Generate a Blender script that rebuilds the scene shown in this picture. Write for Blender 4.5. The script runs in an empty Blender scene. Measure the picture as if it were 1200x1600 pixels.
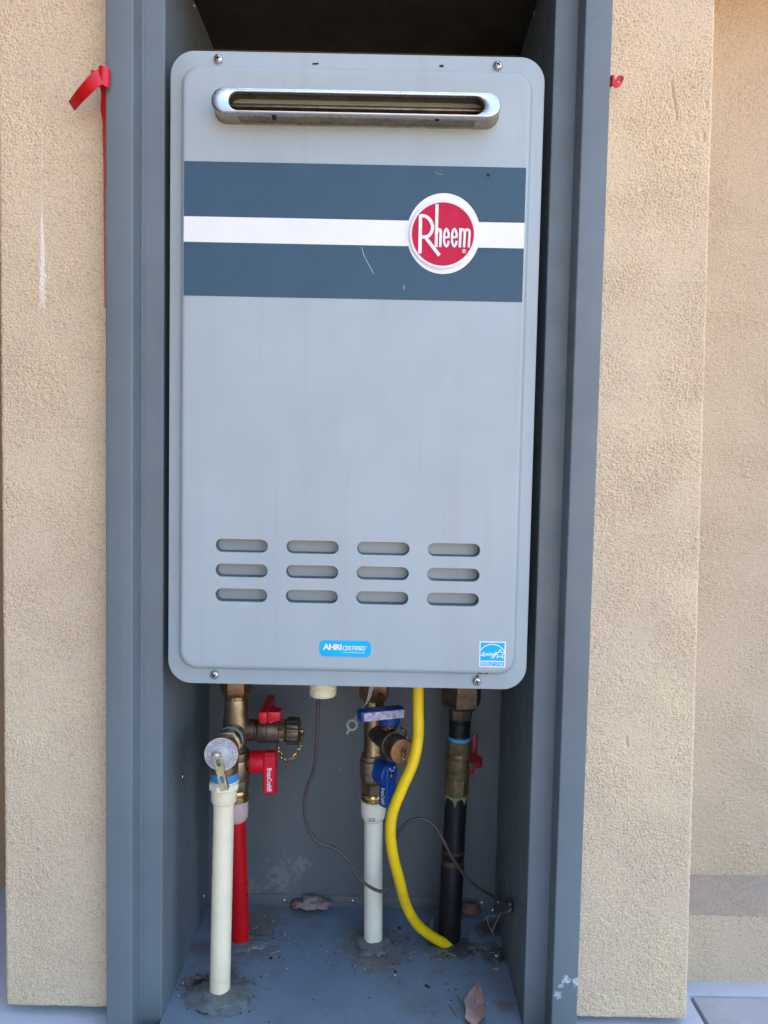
import bpy, bmesh, math, random
import numpy as np
from mathutils import Vector, Matrix

# ------------------------------------------------------------------ camera, sky, sun, exposure
SC = bpy.context.scene
COL = SC.collection
CAM_LOC = np.array([0.0329, -0.7389, -0.0854]); CAM_PITCH, CAM_YAW, CAM_ROLL, CAM_F = 0.0576, -0.0001, 0.0201, 1200.0
def cam_axes():
    f = np.array([math.sin(CAM_YAW)*math.cos(CAM_PITCH), math.cos(CAM_YAW)*math.cos(CAM_PITCH), -math.sin(CAM_PITCH)])
    r = np.cross(f, [0, 0, 1.0]); r /= np.linalg.norm(r); u = np.cross(r, f)
    c, s = math.cos(CAM_ROLL), math.sin(CAM_ROLL)
    return c*r + s*u, -s*r + c*u, f
CR, CU, CF = cam_axes()
cd = bpy.data.cameras.new('camera'); cam = bpy.data.objects.new('camera', cd); COL.objects.link(cam)
cd.sensor_fit = 'VERTICAL'; cd.sensor_height = 32.0; cd.lens = 32.0*CAM_F/1600.0
cd.clip_start = 0.01; cd.clip_end = 2000
cam.matrix_world = Matrix(((CR[0], CU[0], -CF[0], CAM_LOC[0]), (CR[1], CU[1], -CF[1], CAM_LOC[1]), (CR[2], CU[2], -CF[2], CAM_LOC[2]), (0, 0, 0, 1)))
SC.camera = cam

SUN_EL, SUN_AZ = math.radians(58), math.radians(-2)      # the sun stands behind the building: this wall is in open shade
w = bpy.data.worlds.new('World'); SC.world = w; w.use_nodes = True
wn = w.node_tree.nodes; wl = w.node_tree.links
bg = wn['Background']; sky = wn.new('ShaderNodeTexSky'); sky.sky_type = 'NISHITA'; sky.sun_disc = False
sky.sun_elevation = SUN_EL; sky.sun_rotation = SUN_AZ; sky.air_density = 1.0; sky.dust_density = 4.5; sky.ozone_density = 0.6
wl.new(sky.outputs[0], bg.inputs[0]); bg.inputs[1].default_value = 0.12
sl = bpy.data.lights.new('sun', 'SUN'); sl.energy = 3.2; sl.angle = math.radians(0.53); sl.color = (1.0, 0.95, 0.88)
sun = bpy.data.objects.new('sun', sl); COL.objects.link(sun); sun.location = (1, 2, 6)
sd = Vector((math.sin(SUN_AZ)*math.cos(SUN_EL), math.cos(SUN_AZ)*math.cos(SUN_EL), math.sin(SUN_EL)))
sun.rotation_euler = (-sd).to_track_quat('-Z', 'Y').to_euler()
vs = SC.view_settings; vs.view_transform = 'Standard'; vs.look = 'None'; vs.gamma = 1.0; vs.use_curve_mapping = False
vs.exposure = 3.0
SC.cycles.use_denoising = True
SC.cycles.max_bounces = 8; SC.cycles.diffuse_bounces = 5

# ------------------------------------------------------------------ measuring helpers
def P(px, py, Y):
    """point of the plane y = Y that stands at photograph position (px, py)"""
    d = CF + CR*(px-600)/CAM_F + CU*(800-py)/CAM_F
    return CAM_LOC + d*((Y-CAM_LOC[1])/d[1])
def PZ(px, py, Z):
    d = CF + CR*(px-600)/CAM_F + CU*(800-py)/CAM_F
    return CAM_LOC + d*((Z-CAM_LOC[2])/d[2])
def PJ(p):
    d = np.asarray(p)-CAM_LOC; z = d@CF
    return 600+CAM_F*(d@CR)/z, 800-CAM_F*(d@CU)/z
def S(Y): return (Y-CAM_LOC[1])/CAM_F                        # metres per photograph pixel at depth Y

# ------------------------------------------------------------------ materials
def s2l(c): return tuple((v/255/12.92 if v/255 <= .04045 else ((v/255+.055)/1.055)**2.4) for v in c)
class NT:
    def __init__(s, m): s.t = m.node_tree; s.n = s.t.nodes; s.l = s.t.links
    def val(s, sock, v):
        if hasattr(v, 'is_linked'): s.l.new(v, sock)
        else: sock.default_value = v
    def math(s, op, a, b=None, c=None, clamp=False):
        n = s.n.new('ShaderNodeMath'); n.operation = op; n.use_clamp = clamp
        for i, v in enumerate((a, b, c)):
            if v is not None: s.val(n.inputs[i], v)
        return n.outputs[0]
    def vm(s, op, a, b=None):
        n = s.n.new('ShaderNodeVectorMath'); n.operation = op; s.val(n.inputs[0], a)
        if b is not None: s.val(n.inputs[1], b)
        return n.outputs['Value'] if op in ('DISTANCE', 'LENGTH', 'DOT_PRODUCT') else n.outputs[0]
    def pos(s): return s.n.new('ShaderNodeNewGeometry').outputs['Position']
    def noise(s, scale, detail=3, rough=.55, vec=None, dist=0.0, out=0):
        n = s.n.new('ShaderNodeTexNoise'); n.inputs['Scale'].default_value = scale; n.inputs['Detail'].default_value = detail
        n.inputs['Roughness'].default_value = rough; n.inputs['Distortion'].default_value = dist
        s.l.new(vec if vec is not None else s.pos(), n.inputs['Vector']); return n.outputs[out]
    def mr(s, v, a, b, c=0.0, d=1.0, smooth=False):
        n = s.n.new('ShaderNodeMapRange'); n.interpolation_type = 'SMOOTHSTEP' if smooth else 'LINEAR'
        s.val(n.inputs[0], v)
        for i, q in enumerate((a, b, c, d)): s.val(n.inputs[i+1], q)
        return n.outputs[0]
    def mix(s, f, a, b):
        n = s.n.new('ShaderNodeMix'); n.data_type = 'RGBA'; s.val(n.inputs[0], f)
        s.val(n.inputs[6], a if hasattr(a, 'is_linked') else (*a[:3], 1)); s.val(n.inputs[7], b if hasattr(b, 'is_linked') else (*b[:3], 1))
        return n.outputs[2]
    def scale(s, v, k):
        return s.vm('MULTIPLY', v, k)
    def blob(s, c, r, amp=.5, nscale=60, soft=.35):
        """irregular patch of radius r about c"""
        n = s.noise(nscale, 4, .65)
        d = s.vm('DISTANCE', s.pos(), tuple(c))
        d = s.math('ADD', d, s.math('MULTIPLY', s.math('SUBTRACT', n, .5), 2*amp*r))
        return s.mr(d, r, r*(1-soft), 0, 1, True)
def base_mat(name, col, rough=.5, metal=0.0, spec=.5):
    m = bpy.data.materials.new(name); m.use_nodes = True
    b = m.node_tree.nodes['Principled BSDF']
    b.inputs['Base Color'].default_value = (*col[:3], 1); b.inputs['Roughness'].default_value = rough
    b.inputs['Metallic'].default_value = metal; b.inputs['Specular IOR Level'].default_value = spec
    return m, b, NT(m)
def mat(name, col, rough=.5, metal=0.0, var=.12, vscale=40, col2=None, bump=0.0, bscale=200, rvar=.12, spec=.5, dirt=None, dscale=25, damt=.35, sss=0.0):
    """painted or cast surface: mottled tone, uneven gloss, fine relief, dirt in patches of its own shape"""
    m, b, t = base_mat(name, col, rough, metal, spec)
    c2 = col2 or tuple(v*(1-var*2) for v in col)
    f = t.noise(vscale, 5, .6)
    c = t.mix(t.mr(f, .35, .7), col, c2)
    if dirt:
        g = t.noise(dscale, 6, .7, dist=.6)
        c = t.mix(t.mr(g, .55, .75, 0, damt, True), c, dirt)
    t.l.new(c, b.inputs['Base Color'])
    t.l.new(t.mr(t.noise(vscale*2.3, 4), .3, .7, max(.02, rough-rvar), min(1, rough+rvar)), b.inputs['Roughness'])
    if bump:
        n = t.n.new('ShaderNodeBump'); n.inputs['Strength'].default_value = 1.0; n.inputs['Distance'].default_value = bump
        t.l.new(t.noise(bscale, 4, .6), n.inputs['Height']); t.l.new(n.outputs[0], b.inputs['Normal'])
    if sss:
        b.inputs['Subsurface Weight'].default_value = sss; b.inputs['Subsurface Radius'].default_value = (.004, .004, .003); b.inputs['Subsurface Scale'].default_value = 1.0
    return m

STUCCO = s2l((226, 199, 163)); STUCCO2 = s2l((214, 186, 152))
def stucco_mat(name, c1, c2, drip=False, ledge=False):
    m, b, t = base_mat(name, c1, .92, 0, .2)
    big = t.noise(7, 4, .6); mid = t.noise(45, 3, .6)
    c = t.mix(t.mr(big, .35, .65), c1, c2)
    c = t.mix(t.mr(t.noise(4.5, 6, .7, dist=.8), .50, .72, 0, .35, True), c, tuple(v*.80 for v in c2))   # faint grime runs
    c = t.mix(t.mr(mid, .45, .75, 0, .35), c, s2l((206, 184, 160)))
    if ledge: c = t.mix(t.mr(t.noise(60, 4), .3, .6, .8, 1), c, s2l((176, 165, 150)))
    gr = t.noise(640, 2, .5)
    c = t.mix(t.mr(gr, .55, .66, 0, .38), c, s2l((128, 108, 84)))
    c = t.mix(t.mr(t.noise(380, 2, .5), .64, .72, 0, .35), c, s2l((120, 100, 78)))       # dark flecks painted in place of fine pits
    c = t.mix(t.mr(t.noise(520, 2, .5), .62, .72, 0, .5), c, s2l((236, 216, 186)))
    if drip:
        a0 = P(66, 335, .004); a1 = P(67, 484, .004)
        sep = t.n.new('ShaderNodeSeparateXYZ'); t.l.new(t.pos(), sep.inputs[0])
        wob = t.math('MULTIPLY', t.math('SUBTRACT', t.noise(90, 3), .5), .004)
        dx = t.math('ABSOLUTE', t.math('ADD', t.math('SUBTRACT', sep.outputs[0], float(a0[0])), wob))
        wd = t.mr(sep.outputs[2], float(a1[2]), float(a0[2]), .0044, .0012)
        f1 = t.mr(dx, t.math('MULTIPLY', wd, .55), wd, 1, 0, True)
        inside = t.math('MULTIPLY', t.mr(sep.outputs[2], float(a1[2])-.004, float(a1[2])+.01), t.mr(sep.outputs[2], float(a0[2])-.002, float(a0[2])+.004, 1, 0))
        patch = t.mr(t.noise(420, 3, .7), .35, .6)
        f1 = t.math('MULTIPLY', t.math('MULTIPLY', f1, inside), t.mr(sep.outputs[2], float(a1[2]), float(a1[2])+.04, patch, 1))
        b1 = P(66, 205, .004)
        f2 = t.math('MULTIPLY', t.mr(dx, .0006, .0013, 1, 0), t.mr(sep.outputs[2], float(b1[2]), float(b1[2])+.003, .55, 0))
        f2 = t.math('MULTIPLY', f2, t.mr(sep.outputs[2], float(a0[2])-.003, float(a0[2]), 0, 1))
        f2 = t.math('MULTIPLY', f2, t.mr(t.noise(140, 3), .4, .6))
        c = t.mix(t.math('MULTIPLY', t.math('MAXIMUM', f1, f2), .8), c, s2l((246, 236, 222)))
    t.l.new(c, b.inputs['Base Color'])
    n = t.n.new('ShaderNodeBump'); n.inputs['Strength'].default_value = .8; n.inputs['Distance'].default_value = .0006
    t.l.new(t.noise(900, 3, .6), n.inputs['Height']); t.l.new(n.outputs[0], b.inputs['Normal'])
    return m
M = {}
M['stucco_l'] = stucco_mat('tan stucco with paint drip', s2l((228, 207, 172)), s2l((220, 197, 166)), drip=True)
M['stucco_r'] = stucco_mat('tan stucco', s2l((228, 205, 168)), s2l((218, 196, 165)))
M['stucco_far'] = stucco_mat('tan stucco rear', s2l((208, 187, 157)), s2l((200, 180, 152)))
M['ledge'] = stucco_mat('dusty stucco ledge', STUCCO, STUCCO2, ledge=True)

def steel_paint(name, col, stains=(), rough=.42, speck=True, grime=False):
    m, b, t = base_mat(name, col, rough, 0, .5)
    c = t.mix(t.mr(t.noise(12, 4), .3, .7), col, tuple(v*.86 for v in col))
    c = t.mix(t.mr(t.noise(160, 5, .7), .60, .78, 0, .35, True), c, tuple(min(1, v*1.7) for v in col))
    st = t.noise(1, 5, .7, vec=t.scale(t.pos(), (140, 60, 2.5)))
    c = t.mix(t.mr(st, .55, .75, 0, .22, True), c, tuple(min(1, v*1.35) for v in col))
    c = t.mix(t.mr(t.noise(40, 6, .75, dist=1.0), .60, .70, 0, .16, True), c, s2l((96, 92, 88)))
    if speck:   # pale dust specks
        c = t.mix(t.mr(t.noise(330, 2, .5), .74, .78, 0, .75), c, s2l((190, 190, 188)))
    if grime: c = t.mix(t.math('MULTIPLY', t.mr(t.noise(22, 7, .72, dist=.4), .44, .70, 0, .8, True), t.mr(t.noise(300, 4, .7), .3, .6)), c, s2l((104, 100, 94)))
    for (cen, r, sc, amt, amp, soft, ns) in stains:
        c = t.mix(t.math('MULTIPLY', t.blob(cen, r, amp, ns, soft), amt), c, s2l(sc))
    t.l.new(c, b.inputs['Base Color'])
    t.l.new(t.mr(t.noise(30, 4), .3, .7, rough-.08, rough+.15), b.inputs['Roughness'])
    n = t.n.new('ShaderNodeBump'); n.inputs['Strength'].default_value = 1; n.inputs['Distance'].default_value = .0004
    t.l.new(t.noise(14, 2), n.inputs['Height']); t.l.new(n.outputs[0], b.inputs['Normal'])
    return m
GREY = s2l((104, 108, 107))
FZ = -.645
M['frame'] = steel_paint('grey painted steel trim', s2l((109, 120, 124)), [(P(900, 1534, -.02), .0045, (215, 218, 222), .75, 2.2, .6, 260), (P(885, 1532, -.02), .0045, (215, 218, 222), .7, 2.4, .6, 300), (P(872, 1554, -.02), .0042, (205, 208, 214), .6, 2.2, .6, 260), (P(876, 1540, -.02), .003, (205, 208, 214), .5, 2.2, .6, 300), (P(880, 470, -.02), .02, (140, 143, 146), .35, .6, .8, 50)], speck=False)
M['box'] = steel_paint('grey painted steel box', GREY, [(P(440, 1365, .21), .022, (150, 148, 145), .35, 2.6, .7, 150), (P(396, 1385, .21), .012, (150, 125, 105), .45, 2.0, .5, 130), (P(470, 1350, .21), .012, (150, 153, 156), .35, 2.0, .5, 130)])
M['top_shade'] = mat('steel darkened for shade', s2l((58, 52, 44)), .6, var=.2, vscale=12)  # dim top of the recess: its shade is put into the colour
floor_stains = []
for (px, py, r, sc, a) in [(583, 1478, .040, (105, 103, 98), .9), (590, 1500, .028, (110, 106, 100), .8), (345, 1545, .036, (95, 92, 86), .85), (400, 1445, .03, (112, 104, 94), .8), (385, 1475, .030, (100, 100, 98), .8), (700, 1470, .030, (84, 80, 62), .85), (720, 1480, .018, (60, 60, 55), .8), (320, 1480, .016, (92, 84, 78), .8), (300, 1540, .016, (84, 78, 72), .8), (312, 1535, .007, (50, 34, 24), .9), (775, 1490, .018, (62, 58, 54), .8), (765, 1450, .018, (70, 60, 52), .8), (790, 1570, .012, (110, 90, 80), .7), (480, 1420, .022, (110, 104, 98), .6), (420, 1420, .02, (116, 108, 98), .6)]:
    floor_stains.append((PZ(px, py, FZ), r*1.4, sc, a, .8, .75, 120))
M['pan'] = steel_paint('grey painted steel floor pan', s2l((114, 134, 150)), floor_stains, rough=.5, grime=True)

HEAT = s2l((170, 182, 183))
def heater_mat():
    m, b, t = base_mat('pale grey enamel', HEAT, .38, 0, .5)
    c = t.mix(t.mr(t.noise(9, 4), .35, .7), HEAT, tuple(v*.93 for v in HEAT))
    c = t.mix(t.mr(t.noise(5, 5, .7, dist=.8), .58, .8, 0, .25, True), c, s2l((182, 180, 180)))
    st = t.noise(1, 5, .65, vec=t.scale(t.pos(), (55, 1, 2.2)))
    c = t.mix(t.mr(st, .52, .72, 0, .22, True), c, s2l((160, 158, 152)))
    sm = t.noise(16, 6, .7, dist=1.2)
    c = t.mix(t.mr(sm, .56, .74, 0, .22, True), c, s2l((190, 196, 198)))
    c = t.mix(t.mr(t.noise(600, 2), .77, .80, 0, .5), c, s2l((120, 110, 100)))
    c = t.mix(t.mr(t.noise(430, 2), .77, .785, 0, .6), c, s2l((230, 233, 236)))
    t.l.new(c, b.inputs['Base Color'])
    t.l.new(t.mr(t.noise(20, 5, .65), .3, .7, .3, .48), b.inputs['Roughness'])
    n = t.n.new('ShaderNodeBump'); n.inputs['Strength'].default_value = 1; n.inputs['Distance'].default_value = .00035
    t.l.new(t.noise(11, 2), n.inputs['Height']); t.l.new(n.outputs[0], b.inputs['Normal'])
    return m
M['heater'] = heater_mat()
M['slot_shade'] = mat('grey enamel with slot shade', s2l((104, 113, 120)), .5, var=.08, vscale=60)  # same enamel, darkened: shade of the deep slots put into the colour
M['band'] = mat('slate blue printed band', s2l((62, 90, 108)), .45, var=.06, vscale=20, rvar=.06, spec=.3)
M['white_print'] = mat('white print', s2l((240, 240, 238)), .4, var=.02, vscale=30)
M['red_emblem'] = mat('crimson enamel', s2l((200, 8, 56)), .4, var=.03, spec=.25)
M['cyan'] = mat('cyan sticker', s2l((0, 184, 232)), .42, var=.04, spec=.25)
M['dark'] = mat('dark cavity', s2l((24, 22, 20)), .8)
M['chip'] = mat('rusty paint chip', s2l((52, 34, 28)), .8, var=.2, vscale=300)
M['steel'] = mat('stainless steel', (.58, .60, .62), .30, 1.0, var=.05, vscale=60, rvar=.05, dirt=(.40, .36, .30), dscale=40, damt=.3)
M['steel_ground_tint'] = mat('stainless steel with ground reflection brown', (.50, .42, .28), .30, 1.0, var=.15, vscale=50, rvar=.1, dirt=(.20, .15, .08), dscale=45, damt=.7)  # brown of the reflected ground put into the metal colour
M['steel_in'] = mat('brown steel lining', (.30, .26, .20), .42, .85, var=.2, vscale=90, dirt=s2l((70, 52, 30)), dscale=60, damt=.8)  # darker, browner steel than the outlet face
M['zinc'] = mat('zinc screw', (.62, .62, .60), .32, 1.0, var=.1, vscale=400)
M['brass'] = mat('weathered brass', (.45, .345, .205), .36, .92, var=.22, vscale=70, bump=.0002, bscale=500, dirt=s2l((70, 56, 40)), dscale=60, damt=.75)
M['brass_bright'] = mat('bright brass', (.70, .47, .18), .26, 1.0, var=.12, vscale=120)
M['brass_copper'] = mat('copper coloured brass nut', (.56, .33, .16), .36, .95, var=.18, vscale=90, dirt=s2l((72, 50, 32)), dscale=70, damt=.6)
M['brass_gas'] = mat('dull brown brass', (.26, .19, .09), .5, .75, var=.25, vscale=80, bump=.0003, bscale=400, dirt=s2l((54, 46, 34)), dscale=60, damt=.8)
M['brass_dark'] = mat('dark oxidised brass', (.20, .15, .10), .45, .8, var=.25, vscale=90, dirt=s2l((40, 34, 28)), dscale=60, damt=.7)
M['cap_face'] = mat('matt brass cap face', s2l((176, 128, 84)), .5, .35, var=.15, vscale=160)
M['red'] = mat('red plastic handle', s2l((222, 8, 34)), .38, var=.08, vscale=80, bump=.0001)
M['red_pipe'] = mat('red plastic pipe', s2l((214, 4, 16)), .36, var=.1, vscale=60, dirt=s2l((120, 30, 30)), damt=.3, sss=.1)
M['blue'] = mat('blue plastic handle', s2l((14, 70, 146)), .36, var=.12, vscale=90, bump=.0001)
M['blue_worn'] = mat('worn pale print on blue', s2l((226, 208, 218)), .5, col2=s2l((96, 110, 168)), vscale=180)
M['pvc'] = mat('cream plastic pipe', s2l((255, 240, 202)), .42, var=.05, vscale=30, dirt=s2l((200, 182, 140)), dscale=14, damt=.45, sss=.12)
M['pex'] = mat('milky plastic pipe', s2l((246, 242, 218)), .4, var=.05, vscale=30, dirt=s2l((210, 210, 180)), dscale=16, damt=.3, sss=.3)
M['pex_pink'] = mat('milky pink plastic collar', s2l((226, 194, 186)), .4, var=.06, sss=.3)
M['tape_blue'] = mat('blue thread tape', s2l((70, 150, 205)), .45, var=.1, vscale=150)
M['tape_white'] = mat('white thread tape', s2l((225, 228, 228)), .6, var=.06, vscale=200)
M['tape_grey'] = mat('grey thread tape', s2l((126, 134, 142)), .5, var=.15, vscale=150)
M['red_dark'] = mat('dark red lever', s2l((128, 8, 16)), .45, var=.15, vscale=80)
M['label_silver'] = mat('silver label disc', s2l((196, 196, 200)), .42, .15, var=.08, vscale=120)
M['print_grey'] = mat('grey fine print', s2l((132, 128, 128)), .6)
M['zinc_yellow'] = mat('yellow zinc lever', (.72, .64, .36), .3, .9, var=.1, vscale=150)
M['iron'] = mat('black iron pipe', s2l((30, 30, 32)), .42, .3, var=.25, vscale=70, dirt=s2l((70, 62, 40)), dscale=50, damt=.5, bump=.0003, bscale=300)
M['iron_band'] = mat('scuffed iron with paste', s2l((92, 80, 48)), .5, .4, var=.3, vscale=200)
M['paste'] = mat('dried yellow thread paste', s2l((150, 132, 70)), .7, col2=s2l((70, 110, 90)), vscale=140)
M['yellow'] = mat('yellow plastic hose', s2l((255, 214, 8)), .42, var=.06, vscale=30, dirt=s2l((170, 140, 40)), dscale=40, damt=.35)
M['wire'] = mat('brown cable sheath', s2l((86, 74, 72)), .45, var=.15, vscale=80)
M['clear_tie'] = mat('milky nylon tie', s2l((158, 158, 152)), .45, var=.05, sss=.2)
M['putty'] = mat('grey pink putty', s2l((150, 128, 122)), .85, col2=s2l((120, 112, 108)), vscale=70, bump=.001, bscale=160)
M['putty_brown'] = mat('brown putty', s2l((120, 84, 70)), .8, col2=s2l((100, 60, 50)), vscale=60, bump=.0008, bscale=160)
M['sealant'] = mat('blue grey sealant', s2l((108, 120, 124)), .42, col2=s2l((92, 98, 94)), vscale=70, bump=.0006, bscale=140, dirt=s2l((96, 92, 80)), dscale=60, damt=.7)
M['leaf'] = mat('dry leaf', s2l((176, 150, 134)), .75, col2=s2l((140, 116, 104)), vscale=120, bump=.0005, bscale=300)
M['straw'] = mat('dry straw', s2l((150, 140, 110)), .8, var=.2, vscale=200)
M['bits'] = mat('pale grit', s2l((190, 192, 192)), .7, col2=s2l((110, 100, 90)), vscale=60)
M['ribbon'] = mat('red plastic ribbon', s2l((205, 14, 24)), .38, var=.08, vscale=90, bump=.0003, bscale=120)
M['concrete'] = mat('pale concrete', s2l((184, 192, 204)), .75, var=.08, vscale=18, bump=.0005, bscale=260, dirt=s2l((140, 140, 140)), dscale=8, damt=.4)
M['soil'] = mat('dry soil', s2l((160, 134, 104)), .95, var=.2, vscale=3, bump=.01, bscale=30)
M['render_wall'] = mat('tan rendered wall', STUCCO, .9, var=.06, vscale=5)
M['blocker_dark'] = mat('dark brown light blocker', s2l((92, 74, 54)), .8, var=.15, vscale=6)  # kept dark so the added wing bounces little light
M['roof'] = mat('brown roof', s2l((92, 76, 66)), .9, var=.1, vscale=8)

# ------------------------------------------------------------------ mesh helpers: everything is given in world metres
ORIG = {}
def link(name, verts, faces, m, parent=None, smooth=30, label=None, cat=None, group=None, kind=None, base=False):
    v = np.asarray([tuple(q) for q in verts], dtype=float)
    lo, hi = v.min(0), v.max(0); o = (lo+hi)/2
    if base: o[2] = lo[2]
    me = bpy.data.meshes.new(name)
    me.from_pydata((v-o).tolist(), [], [list(map(int, f)) for f in faces])
    me.validate(); me.update()
    if smooth:
        me.polygons.foreach_set('use_smooth', [True]*len(me.polygons)); me.set_sharp_from_angle(angle=math.radians(smooth))
    if m is not None: me.materials.append(M[m] if isinstance(m, str) else m)
    ob = bpy.data.objects.new(name, me); COL.objects.link(ob)
    po = ORIG[parent.name] if parent is not None else np.zeros(3)
    ob.parent = parent; ob.location = tuple(o-po); ORIG[ob.name] = o
    tag(ob, label, cat, group, kind)
    return ob
def tag(o, label=None, cat=None, group=None, kind=None):
    for k, v in (('label', label), ('category', cat), ('group', group), ('kind', kind)):
        if v: o[k] = v
    return o
def thing(name, loc, label, cat, group=None, kind=None):
    o = bpy.data.objects.new(name, None); COL.objects.link(o); o.location = tuple(loc); o.empty_display_size = .02
    ORIG[o.name] = np.asarray(loc, float); return tag(o, label, cat, group, kind)
def join(*parts):
    V, F = [], []
    for v, f in parts:
        k = len(V); V += [tuple(q) for q in v]; F += [[i+k for i in q] for q in f]
    return V, F
def bm_out(bm):
    bm.verts.index_update(); v = [tuple(q.co) for q in bm.verts]; f = [[q.index for q in p.verts] for p in bm.faces]; bm.free(); return v, f
def box(lo, hi, bev=0.0, seg=2, rot=None, pivot=None):
    bm = bmesh.new(); bmesh.ops.create_cube(bm, size=1)
    lo, hi = np.asarray(lo, float), np.asarray(hi, float); c = (lo+hi)/2; d = hi-lo
    for q in bm.verts: q.co = Vector((q.co.x*d[0], q.co.y*d[1], q.co.z*d[2]))
    if bev: bmesh.ops.bevel(bm, geom=bm.edges[:], offset=min(bev, min(abs(d))*.45), segments=seg, affect='EDGES', profile=.5)
    for q in bm.verts: q.co += Vector(c)
    if rot is not None:
        p = Vector(pivot if pivot is not None else c); R = Matrix.Rotation(rot, 3, 'Z') if not isinstance(rot, Matrix) else rot
        for q in bm.verts: q.co = R @ (q.co-p) + p
    return bm_out(bm)
def frame_of(d):
    d = np.asarray(d, float); d = d/np.linalg.norm(d)
    a = np.array([0, 0, 1.0]) if abs(d[2]) < .9 else np.array([1.0, 0, 0])
    if abs(d[2]) >= .9: a = np.array([0, -1.0, 0])
    u = a - d*(a@d); u /= np.linalg.norm(u); return d, u, np.cross(d, u)
def lathe(o, d, prof, seg=36, phase=0.0, mod=None, cap=True):
    """prof: list of (distance along d, radius)"""
    d, u, v = frame_of(d); o = np.asarray(o, float); V, F = [], []
    for (t, r) in prof:
        for k in range(seg):
            a = phase + 2*math.pi*k/seg; rr = r*(mod(k, t) if mod else 1)
            V.append(o + d*t + rr*(math.cos(a)*u + math.sin(a)*v))
    n = len(prof)
    for i in range(n-1):
        for k in range(seg):
            F.append([i*seg+k, i*seg+(k+1) % seg, (i+1)*seg+(k+1) % seg, (i+1)*seg+k])
    if cap: F.append(list(range(seg))[::-1]); F.append([(n-1)*seg+k for k in range(seg)])
    return V, F
def rounded(prof, e):
    """chamfer the ends of a straight profile"""
    (t0, r0), (t1, r1) = prof[0], prof[-1]; s = 1 if t1 > t0 else -1
    return [(t0, r0-e), (t0+s*e*.35, r0-e*.3), (t0+s*e, r0)] + prof[1:-1] + [(t1-s*e, r1), (t1-s*e*.35, r1-e*.3), (t1, r1-e)]
class Axis:
    """a straight pipe axis through two photographed points; rings are placed where their front edge is seen"""
    def __init__(s, a, b): s.a = np.asarray(a, float); s.b = np.asarray(b, float); s.d = (s.b-s.a)/np.linalg.norm(s.b-s.a)
    def t(s, py, r):
        lo, hi = -.5, .9
        for _ in range(40):
            m = (lo+hi)/2
            if PJ(s.a+s.d*m+np.array([0, -r, 0]))[1] < py: lo = m
            else: hi = m
        return lo
    def at(s, py, r=0): return s.a + s.d*s.t(py, r)
    def ring(s, prof, **k):
        Y = s.a[1]; out = []
        for (py, rp) in prof:
            r = rp*S(Y); out.append((s.t(py, r), r))
        return lathe(s.a, s.d, out, **k)
def smooth_path(pts, n=8, closed=False):
    pts = [np.asarray(p, float) for p in pts]; out = []; N = len(pts)
    for i in range(N-1 if not closed else N):
        g = lambda j: pts[j % N] if closed else pts[min(max(j, 0), N-1)]
        a, b, c, d = g(i-1), g(i), g(i+1), g(i+2)
        for k in range(n):
            t = k/n; out.append(.5*((2*b)+(c-a)*t+(2*a-5*b+4*c-d)*t*t+(3*b-a-3*c+d)*t**3))
    if not closed: out.append(pts[-1])
    return out
def tube(pts, r, seg=10, flat=1.0, closed=False):
    """r: radius or list; flat: scale of the second axis"""
    pts = [np.asarray(p, float) for p in pts]; N = len(pts); V, F = [], []
    rr = r if hasattr(r, '__len__') else [r]*N
    u = None
    for i in range(N):
        tgt = pts[(i+1) % N if closed else min(i+1, N-1)] - pts[(i-1) % N if closed else max(i-1, 0)]
        d = tgt/(np.linalg.norm(tgt)+1e-12)
        if u is None: _, u, _ = frame_of(d)
        u = u - d*(u@d); u /= np.linalg.norm(u); v = np.cross(d, u)
        for k in range(seg):
            a = 2*math.pi*k/seg; V.append(pts[i] + rr[i]*(math.cos(a)*u + flat*math.sin(a)*v))
    for i in range(N if closed else N-1):
        j = (i+1) % N
        for k in range(seg): F.append([i*seg+k, i*seg+(k+1) % seg, j*seg+(k+1) % seg, j*seg+k])
    if not closed: F.append(list(range(seg))[::-1]); F.append([(N-1)*seg+k for k in range(seg)])
    return V, F
def stroke(pts, wd, y0, y1, dy=0.0):
    """flat ribbon of width wd along 2D points (x, z); printed or raised between y0 (front) and y1"""
    p = [np.asarray(q, float) for q in pts]; n = len(p); L, R = [], []
    for i in range(n):
        a = p[min(i+1, n-1)]-p[i]; b = p[i]-p[max(i-1, 0)]
        if i == 0: b = a
        if i == n-1: a = b
        a = a/(np.linalg.norm(a)+1e-12); b = b/(np.linalg.norm(b)+1e-12)
        t = a+b; t /= (np.linalg.norm(t)+1e-9); nn = np.array([-t[1], t[0]]); k = 1/max(.5, abs(nn@np.array([-a[1], a[0]])))
        L.append(p[i]+nn*wd/2*k); R.append(p[i]-nn*wd/2*k)
    V = [(q[0], y0-dy*(i+1), q[1]) for i, q in enumerate(L)]+[(q[0], y0-dy*(i+1), q[1]) for i, q in enumerate(R)]+[(q[0], y1, q[1]) for q in L]+[(q[0], y1, q[1]) for q in R]
    F = []
    for i in range(n-1):
        F += [[i, i+1, n+i+1, n+i], [2*n+i, 3*n+i, 3*n+i+1, 2*n+i+1], [i, 2*n+i, 2*n+i+1, i+1], [n+i, n+i+1, 3*n+i+1, 3*n+i]]
    F += [[0, n, 3*n, 2*n], [n-1, 3*n-1, 4*n-1, 2*n-1]]
    return V, F
def prism(outline, y0, y1):
    """closed outline of (x, z) made solid between y0 (front) and y1"""
    n = len(outline); V = [(q[0], y0, q[1]) for q in outline]+[(q[0], y1, q[1]) for q in outline]
    F = [list(range(n)), list(range(n, 2*n))[::-1]] + [[i, n+i, n+(i+1) % n, (i+1) % n] for i in range(n)]
    return V, F
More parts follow.
